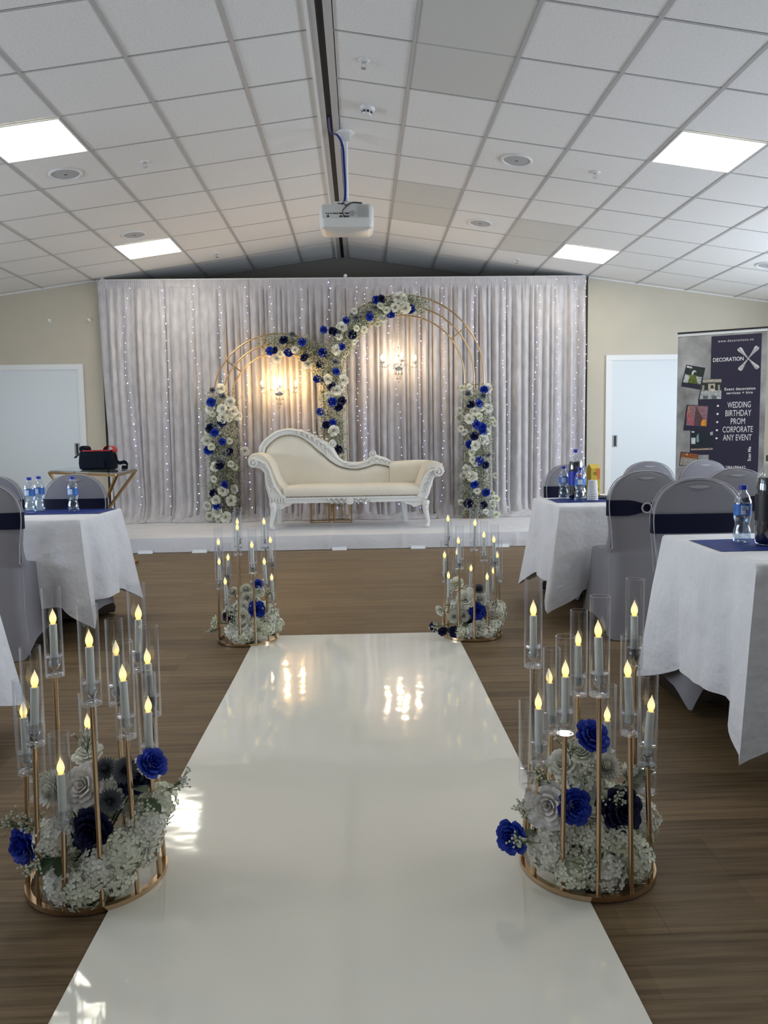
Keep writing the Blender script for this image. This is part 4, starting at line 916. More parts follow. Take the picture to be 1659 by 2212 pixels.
arrangement('NR', 'white hydrangea and blue rose arrangement inside the near right candle stand',
 [('blue_rose', 'rose_blue', .575, 1.86, .355, .042, (.15, -.6, .6)), ('blue_rose', 'rose_blue', .506, 1.775, .213, .040, (.1, -1, .35)), ('blue_rose', 'rose_blue', .352, 1.79, .130, .039, (-.75, -.85, .2)),
  ('navy_rose', 'rose_navy', .632, 1.80, .185, .054, (.25, -1, .25)), ('peony', 'peony', .445, 1.80, .205, .055, (-.55, -1, .3)), ('white_flower', 'rose_ivory', .55, 1.79, .165, .035, (0, -1, .1)), ('white_rose', 'rose_cream', .543, 1.86, .315, .030, (-.1, -.6, .9)), ('white_rose', 'rose_ivory', .50, 1.87, .28, .038, (-.3, -.6, .8)),
  ('chrysanthemum', 'chrys_white', .605, 1.86, .270, .045, (.2, -.6, .9)), ('chrysanthemum', 'chrys_white', .672, 1.87, .235, .045, (.8, -.4, .6))],
 [(.45, 1.80, .095, .052), (.505, 1.78, .055, .050), (.575, 1.77, .055, .052), (.65, 1.79, .07, .052), (.69, 1.87, .13, .052), (.562, 1.80, .11, .05), (.493, 1.83, .12, .05), (.63, 1.80, .105, .05), (.55, 1.93, .15, .06), (.62, 1.95, .14, .06), (.48, 1.93, .13, .06), (.70, 1.90, .08, .05), (.56, 1.9, .22, .055)],
 [(.51, 1.83, .325, -.2, -.3, 1), (.533, 1.80, .27, 0, -.3, 1), (.46, 1.82, .27, -.5, -.3, .8), (.40, 1.79, .20, -.7, -.3, .8), (.42, 1.76, .16, -.9, -.3, .2), (.47, 1.75, .125, .5, -.5, .0), (.60, 1.80, .23, .1, -.6, .7)],
 [(.59, 1.80, .24, .2, -.6, .5, .07), (.66, 1.85, .24, .8, -.2, .6, .07), (.42, 1.82, .13, -.8, -.5, .2, .05), (.55, 1.78, .12, .2, -1, -.2, .05)])
arrangement('NL', 'white hydrangea, navy rose and grey thistle arrangement inside the near left candle stand',
 [('blue_rose', 'rose_blue', -.832, 1.80, .139, .043, (-.6, -1, .1)), ('blue_rose', 'rose_blue', -.522, 1.84, .325, .036, (.5, -.4, .5)), ('navy_rose', 'rose_navy', -.662, 1.79, .175, .052, (-.1, -1, .1)), ('navy_rose', 'rose_navy', -.575, 1.86, .27, .035, (.4, -.5, .7)),
  ('grey_chrysanthemum', 'chrys_grey', -.636, 1.84, .310, .034, (-.2, -.7, .7)), ('grey_chrysanthemum', 'chrys_grey', -.588, 1.83, .310, .036, (.2, -.8, .5)), ('grey_chrysanthemum', 'chrys_grey', -.615, 1.80, .25, .034, (0, -1, .2)),
  ('peony', 'peony', -.69, 1.82, .28, .05, (-.2, -.8, .5)), ('white_chrysanthemum', 'chrys_white', -.755, 1.82, .275, .05, (-.6, -.8, .4)), ('white_rose', 'rose_ivory', -.70, 1.9, .33, .035, (-.1, -.4, 1)), ('white_rose', 'rose_cream', -.55, 1.90, .29, .035, (.6, -.2, .8))],
 [(-.722, 1.78, .06, .052), (-.675, 1.77, .052, .052), (-.632, 1.78, .10, .052), (-.586, 1.79, .13, .052), (-.545, 1.83, .17, .05), (-.535, 1.90, .19, .05), (-.75, 1.80, .16, .05), (-.61, 1.80, .07, .05), (-.57, 1.86, .10, .05), (-.70, 1.92, .2, .06), (-.62, 1.94, .2, .06), (-.76, 1.88, .1, .05), (-.65, 1.86, .24, .05)],
 [(-.684, 1.86, .36, 0, -.2, 1), (-.775, 1.82, .20, -.6, -.4, .5), (-.553, 1.80, .245, .4, -.6, .3), (-.50, 1.83, .28, .9, -.2, .5), (-.82, 1.83, .20, -.9, -.2, .3), (-.765, 1.78, .15, -.2, -.8, .1), (-.75, 1.85, .27, -.5, -.3, .9)],
 [(-.56, 1.82, .27, .5, -.6, .3, .06), (-.54, 1.82, .24, .7, -.5, -.1, .06), (-.75, 1.78, .13, -.2, -.9, -.2, .06), (-.73, 1.77, .13, .2, -.8, -.4, .05)])
arrangement('FL', 'white rose and blue rose arrangement inside the far left candle stand',
 [('blue_rose', 'rose_blue', -.581, 4.24, .325, .030, (.2, -.6, .8)), ('blue_rose', 'rose_blue', -.584, 4.17, .193, .046, (.2, -1, .2)), ('navy_rose', 'rose_navy', -.746, 4.19, .153, .035, (-.5, -.8, .2)),
  ('white_rose', 'rose_ivory', -.654, 4.17, .215, .036, (-.1, -1, .3)), ('white_rose', 'rose_ivory', -.656, 4.15, .159, .038, (0, -1, .1)), ('white_rose', 'rose_cream', -.574, 4.22, .285, .034, (.3, -.8, .5)), ('white_rose', 'rose_cream', -.572, 4.15, .085, .044, (.2, -1, .2)), ('chrysanthemum', 'chrys_white', -.646, 4.23, .294, .038, (0, -.7, .7)), ('chrysanthemum', 'chrys_white', -.637, 4.20, .254, .04, (0, -.9, .5)), ('chrysanthemum', 'chrys_white', -.72, 4.24, .28, .035, (-.5, -.6, .7)), ('white_rose', 'rose_cream', -.825, 4.22, .115, .038, (-1, -.4, .2))],
 [(-.713, 4.17, .072, .05), (-.667, 4.15, .05, .05), (-.627, 4.17, .07, .05), (-.54, 4.2, .088, .05), (-.52, 4.22, .148, .05), (-.488, 4.25, .087, .042), (-.68, 4.2, .10, .05), (-.6, 4.2, .13, .05), (-.65, 4.28, .2, .07), (-.58, 4.3, .15, .06), (-.73, 4.28, .14, .06)],
 [(-.70, 4.17, .20, -.3, -.8, .3), (-.53, 4.2, .19, .6, -.5, .4), (-.55, 4.2, .27, .6, -.3, .6), (-.78, 4.2, .12, -.9, -.3, -.3), (-.70, 4.17, .16, -.1, -.9, -.1)],
 [(-.72, 4.19, .2, -.5, -.7, .6, .06), (-.53, 4.19, .22, .6, -.6, .4, .05)])
arrangement('FR', 'white rose and hydrangea arrangement with one blue rose inside the far right candle stand',
 [('blue_rose', 'rose_blue', .632, 4.16, .160, .046, (.1, -1, .2)), ('navy_rose', 'rose_navy', .385, 4.16, .075, .026, (-.6, -.6, -.1)), ('navy_rose', 'rose_navy', .438, 4.14, .055, .028, (.1, -.7, -.3)), ('navy_rose', 'rose_navy', .50, 4.15, .05, .03, (-.3, -.9, .1)), ('navy_rose', 'rose_navy', .59, 4.17, .085, .03, (0, -1, .1)),
  ('white_rose', 'rose_ivory', .568, 4.17, .225, .050, (-.1, -1, .4)), ('white_rosebud', 'rose_ivory', .421, 4.18, .164, .028, (-.8, -.5, -.2)), ('white_rose', 'rose_ivory', .639, 4.15, .070, .048, (.1, -1, .3)), ('white_rose', 'rose_cream', .521, 4.24, .302, .042, (-.4, -.6, .7)), ('chrysanthemum', 'chrys_white', .504, 4.17, .13, .042, (-.3, -1, .2)), ('chrysanthemum', 'chrys_white', .648, 4.2, .219, .042, (.2, -.8, .6)), ('chrysanthemum', 'chrys_white', .556, 4.17, .133, .04, (0, -1, .2)), ('grey_chrysanthemum', 'chrys_grey', .648, 4.22, .272, .036, (.1, -.7, .7))],
 [(.735, 4.2, .153, .045), (.755, 4.22, .12, .045), (.733, 4.2, .08, .045), (.765, 4.25, .16, .04), (.679, 4.16, .045, .045), (.544, 4.17, .05, .045), (.591, 4.16, .045, .042), (.707, 4.18, .061, .045), (.6, 4.28, .2, .07), (.67, 4.3, .16, .06), (.53, 4.27, .14, .06)],
 [(.43, 4.17, .13, -.6, -.5, -.3), (.70, 4.19, .2, .5, -.5, .6)],
 [(.50, 4.17, .19, -.7, -.5, .3, .06), (.46, 4.17, .17, -.8, -.5, .3, .05), (.56, 4.17, .1, 0, -1, -.2, .05)])
# ================================================================ TABLES
def cloth_mesh(x0, x1, y0, y1, z, drop, seed, flare=.03, tip=.13, ear=.10, cw=.20):
    r_ = random.Random(seed); N = 260; rows = 20; rc = .015
    Lx, Ly = x1-x0, y1-y0; per = 2*(Lx+Ly); rings = []
    crs = [0, Lx, Lx+Ly, 2*Lx+Ly, per]
    pts = []
    for i in range(N):
        s_ = per*i/N
        if s_ < Lx: p = (x0+s_, y0); n_ = (0, -1)
        elif s_ < Lx+Ly: p = (x1, y0+s_-Lx); n_ = (1, 0)
        elif s_ < 2*Lx+Ly: p = (x1-(s_-Lx-Ly), y1); n_ = (0, 1)
        else: p = (x0, y1-(s_-2*Lx-Ly)); n_ = (-1, 0)
        dc = min(abs(s_-c_) for c_ in crs); w_ = math.exp(-(dc/.085)**2)
        # normal blends to the diagonal near the corner
        ci = min(range(4), key=lambda q_: min(abs(s_-crs[q_]), abs(s_-per-crs[q_]) if q_ == 0 else 9)); cn = [(-1, -1), (1, -1), (1, 1), (-1, 1)][ci]
        nx, ny = n_[0]*(1-w_)+cn[0]*.7*w_, n_[1]*(1-w_)+cn[1]*.7*w_
        pts.append((p, (nx, ny), s_, dc, w_))
    ph = [r_.random()*6 for _ in range(4)]
    # top: inner rings
    for f_ in (.0, .5, .96):
        rings.append([((x0+x1)/2+(p[0]-(x0+x1)/2)*f_, (y0+y1)/2+(p[1]-(y0+y1)/2)*f_, z) for p, *_ in pts])
    rings.append([(p[0], p[1], z-.001) for p, *_ in pts]); 
    rings.append([(p[0]+n_[0]*.008, p[1]+n_[1]*.008, z-.008) for p, n_, *_ in pts])
    for k in range(1, rows+1):
        t_ = k/rows; ring = []
        for p, n_, s_, dc, w_ in pts:
            fold = .012*math.sin(s_*9+ph[0])+.006*math.sin(s_*23+ph[1])
            dip = -.045*math.exp(-((dc-.17)/.06)**2)
            wl = max(0, 1-dc/cw)
            o_ = .010+flare*t_+(fold+dip)*t_**1.2+ear*(.4*w_+.6*wl)*t_**1.1
            pleat = .010*(math.tanh((math.sin(s_*4.1+ph[2])-.2)*14))*min(1, t_*3)
            d_ = (drop+tip*wl+.006*math.sin(s_*5+ph[3]))*t_
            ring.append((p[0]+n_[0]*(o_+pleat), p[1]+n_[1]*(o_+pleat), max(z-.012-d_, .012)))
        rings.append(ring)
    mb = MB(); n_ = N; mb.loft(rings, cap=False); return mb
def table(x0, x1, y0, y1, label, clabel, rlabel, run, seed, z=.70, **kw):
    cx, cy = (x0+x1)/2, (y0+y1)/2; t_ = thing('folding_table', label, 'table', (cx, cy, 0)); hx, hy = (x1-x0)/2-.01, (y1-y0)/2-.01
    obj('tabletop', MB().box(-hx, hx, -hy, hy, z-.045, z-.006), M['paper'], t_, smooth=False)
    for sx_ in (-1, 1):
        for sy_ in (-1, 1):
            lx = sx_*(hx-.17); obj('leg', MB().tube([(lx, sy_*(hy-.10), z-.045), (lx, sy_*(hy-.10), .42), (lx+sx_*.0, sy_*(hy-.07), .30), (lx-sx_*.0, sy_*(hy-.07), .013)], .0125, 10), M['black'], t_)
        obj('brace', MB().tube([(sx_*(hx-.17), 0, .43), (sx_*(hx-.62), 0, z-.045)], .009, 8), M['black'], t_)
        q = MB().tube([(sx_*(hx-.17), -(hy-.10), .43), (sx_*(hx-.17), (hy-.10), .43)], .010, 8); q.lathe([(.028, -.05), (.032, 0), (.028, .05)], 12, (sx_*(hx-.17), -(hy-.13), .43)); obj('leg_crossbar', q, M['black'], t_)
    tag(obj('tablecloth', cloth_mesh(x0, x1, y0, y1, z, .48, seed, **kw), M['cloth'], angle=70), clabel, 'tablecloth', 'white tablecloths')
    if run:
        a, b_, c_, d_ = run
        tag(obj('table_runner', MB().grid(lambda u, v: (a+(b_-a)*u+.02*(v-.5)*(1 if u < .5 else 0), c_+(d_-c_)*v+.006*math.sin(u*9), z+.0012+.0012*math.sin(u*14+v*3)**2), 40, 8), M['runnerblue']), rlabel, 'table runner', 'royal blue table runners')
table(-3.34, -1.545, 4.25, 4.96, 'folding table with black legs behind the near left candle stand', 'white cloth on the table with three water bottles', 'royal blue runner under the three water bottles', (-3.2, -1.55, 4.575, 4.93), 1, tip=.11, cw=.12)
table(1.185, 2.98, 4.53, 5.24, 'folding table with black legs on the right, nearer the stage', 'white cloth on the right table with the stacked cups', 'royal blue runner under the cola bottle and cups', (1.24, 2.9, 4.78, 5.12), 2, cw=.14)
table(1.245, 3.04, 2.36, 3.12, 'folding table at the right edge, closest to the camera', 'white cloth on the closest right table', 'royal blue runner on the closest right table', (1.262, 2.95, 2.62, 2.93), 3, flare=.02, ear=.07)
table(-3.34, -1.45, 2.18, 2.93, 'folding table cut off at the left edge of the view', 'white cloth corner hanging at the left edge', 'royal blue runner on the cut-off left table', (-3.2, -1.47, 2.42, 2.69), 4)
# ================================================================ CHAIRS
def superring(a, y0, y1, z, ex, n_=44, zf=None):
    cy = (y0+y1)/2; b_ = (y1-y0)/2; ring = []
    for k in range(n_):
        t_ = 2*PI*k/n_; c_, s_ = math.cos(t_), math.sin(t_)
        x = a*math.copysign(abs(c_)**(2/ex), c_); y = cy+b_*math.copysign(abs(s_)**(2/ex), s_)
        ring.append((x, y, z if zf is None else zf(x/a, (y-cy)/b_)))
    return ring
def make_chair(label, loc, rz, ring=False):
    t_ = thing('banquet_chair', label, 'chair', loc, rz, 'covered banquet chairs')
    def arch_(xn, yn):
        side = max(0, 1-abs(yn/.93)**4) if abs(xn) > .8 else 0; fr = max(0, 1-abs(xn/.90)**4) if yn > .8 else 0; return .004+max(.10*side, .19*fr)
    def ar2(xn, yn): return max(.09, arch_(xn, yn)+.05)
    spec = [(None, .228, -.075, .47, 6), (.20, .206, -.05, .455, 6), (.28, .198, -.038, .445, 5), (.40, .191, -.018, .435, 4.5), (.445, .188, -.012, .432, 4.5), (.462, .187, -.01, .42, 4.5), (.474, .186, -.008, .35, 4), (.482, .185, -.006, .22, 3.6), (.505, .184, -.005, .135, 3.5),
            (.56, .187, -.006, .080, 3), (.60, .190, -.009, .058, 3), (.64, .195, -.012, .048, 3), (.70, .202, -.016, .04, 3), (.75, .204, -.019, .034, 3), (.79, .199, -.021, .03, 2.8), (.83, .185, -.022, .027, 2.6), (.865, .160, -.022, .024, 2.5), (.89, .128, -.021, .021, 2.4), (.908, .088, -.018, .017, 2.2), (.918, .045, -.013, .011, 2.2), (.921, .008, -.006, .003, 2)]
    rings = [superring(spec[0][1], spec[0][2], spec[0][3], 0, 6, zf=arch_)]
    for z, a, y0, y1, ex in spec[1:]: rings.append(superring(a, y0, y1, z, ex) if z > .2 else superring(a, y0, y1, z, ex, zf=lambda xn, yn: max(.20, arch_(xn, yn)+.02)))
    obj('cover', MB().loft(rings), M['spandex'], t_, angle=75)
    # piping edge round the dome, with the stretched cover's highlight in its pale colour
    for yy in (-.018, .03):
        pts = [(sg*a*.985, yy*(.9 if .45 < z < .9 else .6) if yy > 0 or z > .49 else -.018-(.5-z)*.10, z) for sg in (1,) for z, a in [(.50, .184), (.56, .187), (.64, .195), (.70, .202), (.75, .204), (.79, .199), (.83, .185), (.865, .160), (.89, .128), (.908, .088), (.918, .045), (.921, 0)]]
        pts += [(-x, y, z) for x, y, z in pts[-2::-1]]
        obj('edge_seam', MB().tube(smooth_path(pts, 3), .0028, 6), M['chair_shine'], t_)
    rear = [(.02, spec[0][1]*.995, spec[0][2]+.002, spec[0][3], 6)]+[q_ for q_ in spec[1:] if q_[0] < .61]
    for sg in (-1, 1): obj('edge_seam', MB().tube([(sg*a*.93, (y0+y1)/2-(y1-y0)/2*(1-.93**ex)**(1/ex), z) for z, a, y0, y1, ex in rear], .0028, 6), M['chair_shine'], t_)
    for yy, sg in ((-.0235, 1), (.0265, -1)):
        q = MB().grid(lambda u, v: (.052*(2*u-1), yy-.0012*sg*math.sin(PI*u), .885-.016*(1-(2*u-1)**2)*v+.006*(1-(2*u-1)**2)), 12, 3); obj('handle_highlight', q, M['chair_shine'], t_)  # lighter crescent paints the highlight on the handle cut-out
    def sash_ring(z, pinch):
        return [(x*1.012+math.copysign(.003, x), (y-.012)*1.05+.012-(.004 if y < .01 else -.004), z+(.0 if y > .01 else (z-.722)*-pinch*math.exp(-(x/.05)**2))) for x, y, _ in superring(.2025, -.018, .038, z, 3)]
    obj('sash', MB().loft([sash_ring(z, .55 if ring else 0) for z in (.680, .684, .70, .722, .745, .762, .766)], cap=False), M['sash'], t_, angle=180)
    if ring:
        obj('buckle', MB().tube([(.026*math.cos(2*PI*k/28), -.031, .722+.026*math.sin(2*PI*k/28)) for k in range(28)], .005, 8, closed=True), M['chair_shine'], t_, label='pale ring buckle on the navy sash')
    return t_
c1 = make_chair('white covered chair with ring buckle on navy sash, back turned, right side', (1.545, 4.13, 0), 0, True)
c0 = make_chair('white covered chair with navy sash facing us behind the closest right table', (1.485, 3.35, 0), PI)
dup(c0, (1.505, 5.50, 0), PI+.28, 'white covered chair with navy sash behind the cola bottle and juice carton')
dup(c0, (2.19, 5.80, 0), PI+.05, 'white covered chair, only its top showing in front of the right door')
dup(c1, (2.11, 4.27, 0), .05, 'white covered chair in the right row, top below the banner, beside the dark bottle')
dup(c1, (2.664, 5.90, 0), .1, 'pale bluish covered chair top directly below the banner')
dup(c1, (1.67, 2.30, 0), -.02, 'white covered chair tucked under the closest right table, foot showing')
dup(c0, (-1.835, 5.0, 0), PI-.06, 'white covered chair with navy sash behind the single water bottle')
dup(c0, (-2.37, 5.0, 0), PI, 'white covered chair behind the pair of water bottles, at the left edge')
dup(c1, (-1.945, 3.97, 0), .12, 'white covered chair at the left edge with back turned, closest on the left')
dup(c1, (-2.55, 6.9, 0), .2, 'white covered chair partly hidden under the gold table, far left') if False else None
# ================================================================ TABLE ITEMS
def bottle(loc, label, kind='water', h=.213):
    t_ = thing('bottle', label, 'bottle', loc)
    s_ = h/.213
    if kind == 'water':
        pr = [(.026, 0), (.031, .004), (.032, .02), (.031, .045), (.026, .06), (.026, .075), (.030, .092), (.0315, .10), (.0315, .145), (.030, .155), (.022, .175), (.013, .19), (.012, .2)]
        obj('body', MB().lathe([(a*s_, b_*s_) for a, b_ in pr], 28), M['pet'], t_, angle=60)
        obj('water', MB().lathe([(a*s_*.94, b_*s_+.002) for a, b_ in pr[:9]], 24), M['water'], t_, angle=60)
        obj('cap', MB().lathe([(.0145*s_, .197*s_), (.0145*s_, .213*s_), (.012*s_, .215*s_)], 20), M['cap'], t_)
        lb = obj('label', MB().lathe([(.0320*s_, .102*s_), (.0322*s_, .143*s_)], 28, cap=False), M['label'], t_)
        a = MB().grid(lambda u, v: (.0325*s_*math.cos(-2.2+u*.9), .0325*s_*math.sin(-2.2+u*.9), (.106+v*.032)*s_), 8, 1); obj('label_panel', a, M['labelw'], lb)
    else:
        dark = kind == 'cola'
        pr = [(.030, 0), (.043, .006), (.046, .025), (.046, .09), (.044, .13), (.046, .16), (.047, .19), (.046, .22), (.042, .245), (.030, .275), (.016, .298), (.0135, .31)]
        obj('body', MB().lathe([(a, b_) for a, b_ in pr], 32), M['pet'], t_, angle=60)
        obj('drink', MB().lathe([(a*.975, b_+.002) for a, b_ in pr[:9]], 32), M['cola'], t_, angle=60)
        obj('cap', MB().lathe([(.0155, .306), (.0155, .326), (.013, .328)], 20), M['cap' if kind == 'cola' else 'black'], t_)
        lb = obj('label', MB().lathe([(.0472, .09), (.0476, .125), (.0478, .185)], 32, cap=False), M['cap' if kind == 'cola' else 'black'], t_)
        if kind == 'cola':     # red, white and blue roundel
            for r_, mt, a_, b_ in ((.021, 'paper', 0, PI*2), (.018, 'red', .15, PI-.15), (.018, 'cap', PI+.15, 2*PI-.15)):
                q = MB(); vs = [(0, 0)]+[(r_*math.cos(a_+(b_-a_)*k/16), r_*math.sin(a_+(b_-a_)*k/16)) for k in range(17)]
                off = {'paper': .0482, 'red': .0486, 'cap': .0486}[mt]
                q.add([(off*math.cos(-PI/2+.35+x/.048), off*math.sin(-PI/2+.35+x/.048), .150+z) for x, z in vs], [(0, k, k+1) for k in range(1, 17)]); obj('roundel', q, M[mt], lb)
        else:
            def band(u0, u1, z0, z1, mt, off=.0482):
                q = MB().grid(lambda u, v: (off*math.cos(u0+(u1-u0)*u), off*math.sin(u0+(u1-u0)*u), z0+(z1-z0)*v), 8, 1); obj('label_print', q, M[mt], lb)
            band(-2.1, -1.55, .118, .155, 'greyplastic')
            for k in range(3): band(-2.05, -1.72, .121+k*.011, .128+k*.011, 'dark', .0485)
            band(-2.1, -1.0, .160, .175, 'greyplastic')
    return t_
TZ = .7035
bottle((-2.00, 4.70, TZ), 'clear water bottle with blue cap, left of the pair on the left table'); bottle((-2.005, 4.85, TZ), 'clear water bottle with blue cap, right and behind of the pair on the left table')
bottle((-1.757, 4.74, TZ), 'single clear water bottle with blue cap near the left table end')
bottle((1.425, 5.06, TZ), 'large dark cola bottle with blue cap on the right table', 'cola')
bottle((1.403, 4.885, TZ), 'small blue labelled water bottle in front of the cola bottle'); bottle((1.372, 5.16, TZ), 'water bottle mostly hidden left behind the cola bottle'); bottle((1.505, 5.20, TZ), 'water bottle hidden behind the juice carton, blue cap showing')
bt = bottle((1.437, 2.845, TZ), 'clear water bottle with blue label at the right edge table')
lb_ = [c_ for c_ in bt.children if c_.name.startswith('label')][0]; q = MB()     # the letters O and N on its label
def onlab(u, z, r_=.0331): a = -1.62+u/.0325; return (r_*math.cos(a), r_*math.sin(a), z)
for (u0, z0), (u1, z1) in (((0, .108), (0, .124)), ((0, .124), (.010, .108)), ((.010, .108), (.010, .124))):
    q.add([onlab(u0-.0014, z0), onlab(u0+.0014, z0), onlab(u1+.0014, z1), onlab(u1-.0014, z1)], [(0, 1, 2, 3)])
for k in range(16):
    a, b_ = 2*PI*k/16, 2*PI*(k+1)/16; q.add([onlab(-.009+r2*math.cos(t2)*.8, .128+r2*math.sin(t2)) for r2, t2 in ((.0075, a), (.0075, b_), (.0048, b_), (.0048, a))], [(0, 1, 2, 3)])
obj('lettering', q, M['cap'], lb_, smooth=False); bottle((1.49, 2.755, TZ), 'large dark cola bottle with black cap at the right edge', 'dark')
bottle((1.472, 2.655, TZ), 'water bottle cut off by the right edge, in front of the dark bottle')
t_ = thing('juice_carton', 'yellow and orange juice carton behind the stacked cups', 'carton', (1.552, 5.09, TZ), .25)
yel = P('carton_yellow', (.72, .50, .03), .5); org = P('carton_orange', (.75, .22, .04), .5)
obj('box', MB().box(-.033, .033, -.03, .03, 0, .20), yel, t_, smooth=False)
obj('gable_top', MB().add([(-.033, -.03, .20), (.033, -.03, .20), (.033, .03, .20), (-.033, .03, .20), (-.033, 0, .228), (.033, 0, .228)], [(0, 1, 5, 4), (2, 3, 4, 5), (0, 4, 3), (1, 2, 5)]), yel, t_, smooth=False)
obj('orange_print', MB().add([(.0, -.0306, .198), (.033, -.0306, .198), (.033, -.0306, .125), (.018, -.0306, .13), (.004, -.0306, .16)], [(0, 4, 3, 2, 1)]), org, t_, smooth=False)
q = MB()
for r_, cz_, cx_ in ((.016, .055, .008), (.009, .165, -.006)): q.tube([(cx_+r_*math.cos(2*PI*k/20), -.031, cz_+r_*math.sin(2*PI*k/20)) for k in range(20)], .0015, 4, closed=True)
q.ball((.008, -.0305, .055), .009, 8, 6, (1, .2, 1)); q.box(-.012, .016, -.0312, -.03, .095, .100); q.box(-.010, .012, -.0312, -.03, .106, .112); obj('black_print', q, M['dark'], t_, smooth=False)
for k in range(4):
    z = TZ+.013*k
    tag(obj('paper_cup', MB().lathe([(.0355, 0), (.037, .002), (.036, .004), (.034, .006), (.028, .088), (.0275, .09), (.001, .089)], 28), M['paper'], loc=(1.502, 4.935, z)), 'white upturned cup in the stack on the right table, %s' % ['at the bottom', 'second from bottom', 'third from bottom', 'on top'][k], 'cup', 'stacked white cups')
for k in range(4):
    tag(obj('paper_plate', MB().lathe([(.06, 0), (.085, .010), (.087, .011), (.06, .0015), (.001, .001)], 32, (0, 0, 0)), M['paper'], loc=(1.66+.004*k, 5.06, TZ+.004*k+.0005)), 'cream paper plate in the low pile on the right table, %s' % ['lowest', 'second', 'third', 'topmost'][k], 'plate', 'pile of plates')
# ================================================================ GOLD TABLE AND BAG
A_, B_, C_ = Vector((-2.926, 7.327, .87)), Vector((-2.02, 6.436, .87)), Vector((-2.223, 7.70, .87))
D_ = Vector((-3.13, 8.50, .87)); cen = (A_+B_+C_+D_)/4; cen.z = 0
t_ = thing('console_table', 'gold angular frame table with glass top holding the black bag', 'table', cen)
l_ = [v-cen for v in (A_, B_, C_, D_)]
for i in range(4): obj('top_rail', MB().tube([l_[i]-Vector((0, 0, .015)), l_[(i+1) % 4]-Vector((0, 0, .015))], .0145, 4, sq=True), M['gold2'], t_, smooth=False)
q = MB().add([v+Vector((0, 0, .0)) for v in l_]+[v+Vector((0, 0, .008)) for v in l_], [(3, 2, 1, 0), (4, 5, 6, 7), (0, 1, 5, 4), (1, 2, 6, 5), (2, 3, 7, 6), (3, 0, 4, 7)]); obj('glass_top', q, thin_glass('table_glass', (.75, .82, .80), .02, .25, .9), t_, smooth=False)
for p, q2, mid_, f1, f2 in ((l_[1], l_[2], Vector((-2.42, 7.0, .36))-cen, Vector((-2.12, 7.25, .0145))-cen, Vector((-2.15, 6.55, .0145))-cen), (l_[0], l_[3], Vector((-2.70, 7.6, .36))-cen, Vector((-3.0, 7.78, .0145))-cen, Vector((-2.9, 7.2, .0145))-cen)):
    for tp in (p, q2): obj('upper_leg', MB().tube([tp-Vector((0, 0, .015)), mid_], .0145, 4, sq=True), M['gold2'], t_, smooth=False)
    for ft in (f1, f2): obj('lower_leg', MB().tube([mid_, ft], .0145, 4, sq=True), M['gold2'], t_, smooth=False)
    obj('base_rail', MB().tube([f1, f2], .0145, 4, sq=True), M['gold2'], t_, smooth=False)
t_ = thing('camera_bag', 'black shoulder bag with red lining open on the gold table', 'bag', (-2.47, 7.35, .879), D2(0))
q = MB(); rings = []
for z, a, b_ in ((0, .14, .085), (.012, .16, .10), (.06, .165, .105), (.12, .16, .10), (.16, .152, .095), (.172, .150, .092)): rings.append(superring(a, -b_, b_, z, 5, 36))
rings += [superring(.142, -.084, .084, .17, 5, 36), superring(.14, -.082, .082, .06, 5, 36)]
obj('body', q.loft(rings), M['bag'], t_)
q = MB().loft([superring(.146, -.088, .088, .171, 5, 36), superring(.146, -.088, .088, .183, 5, 36), superring(.138, -.08, .08, .183, 5, 36), superring(.136, -.078, .078, .07, 5, 36)], cap=False); obj('red_lining', q, M['red'], t_)
obj('end_flap', MB().grid(lambda u, v: (.105+.045*math.cos(PI*(1.15-v*1.3))+.01, -.07+.14*u, .18+.042*math.sin(PI*(1.15-v*1.3))), 8, 12), M['red'], t_, label='red curled end flap')
obj('roll_flap', MB().lathe([(.028, -.08), (.03, -.06), (.03, .06), (.028, .08)], 16, (-.118, 0, .195), axis=Matrix.Rotation(PI/2, 3, 'X')), M['bag'], t_)
obj('side_flap', MB().grid(lambda u, v: (-.155-.055*v-.01*math.sin(v*3), -.05+.1*u*(1-v*.3), .155-.045*v+.0*u), 5, 6), P('maroon_flap', (.06, .005, .015), .6), t_)
obj('front_pocket', MB().box(-.11, .09, -.118, -.10, .02, .10), M['bag'], t_, smooth=False)
q = MB(); sp_ = smooth_path([(.155, -.01, .15), (.175, -.03, .10), (.205, -.05, .055), (.26, -.05, .06), (.285, -.04, .03), (.27, -.03, .006), (.22, -.02, .006)], 6)
def strapf(u, v): k = min(int(u*(len(sp_)-1)), len(sp_)-1); p = sp_[k]; return (p.x, p.y-.006+.012*v, max(p.z+.001, .012)+.034*(v-.35))
obj('strap', q.grid(strapf, len(sp_)-1, 2), M['bag'], t_)
obj('strap_clip', MB().box(.150, .162, -.012, .004, .14, .165), M['chrome'], t_, smooth=False)
# ================================================================ BANNER
t_ = thing('roll_up_banner', 'tall navy roll-up banner with white lettering and photos, right side', 'banner', (2.857, 6.90, 0), math.atan2(-.33, .63))
W_, H_ = .716, 2.03
marble = P('marble_print', (.34, .34, .33), .55, noise=(5, .45)); navy = P('navy_print', (.022, .018, .045), .5); whitep = P('white_print', (.86, .86, .86), .5)
obj('graphic', MB().box(0, W_, -.001, .001, .09, H_-.035), marble, t_, smooth=False)
obj('top_rail', MB().box(-.004, W_+.004, -.012, .012, H_-.014, H_), M['black'], t_, smooth=False)
obj('clip_strip', MB().box(0, W_, -.006, .006, H_-.036, H_-.014), M['white'], t_, smooth=False)
obj('base', MB().box(-.02, W_+.02, -.09, .09, .004, .09), M['greyplastic'], t_, smooth=False)
for x in (.1, W_-.1): obj('foot', MB().box(x-.02, x+.02, -.18, .18, 0, .006), M['greyplastic'], t_, smooth=False)
obj('support_pole', MB().tube([(W_/2, .03, .09), (W_/2, .014, H_-.01)], .008, 8), M['greyplastic'], t_)
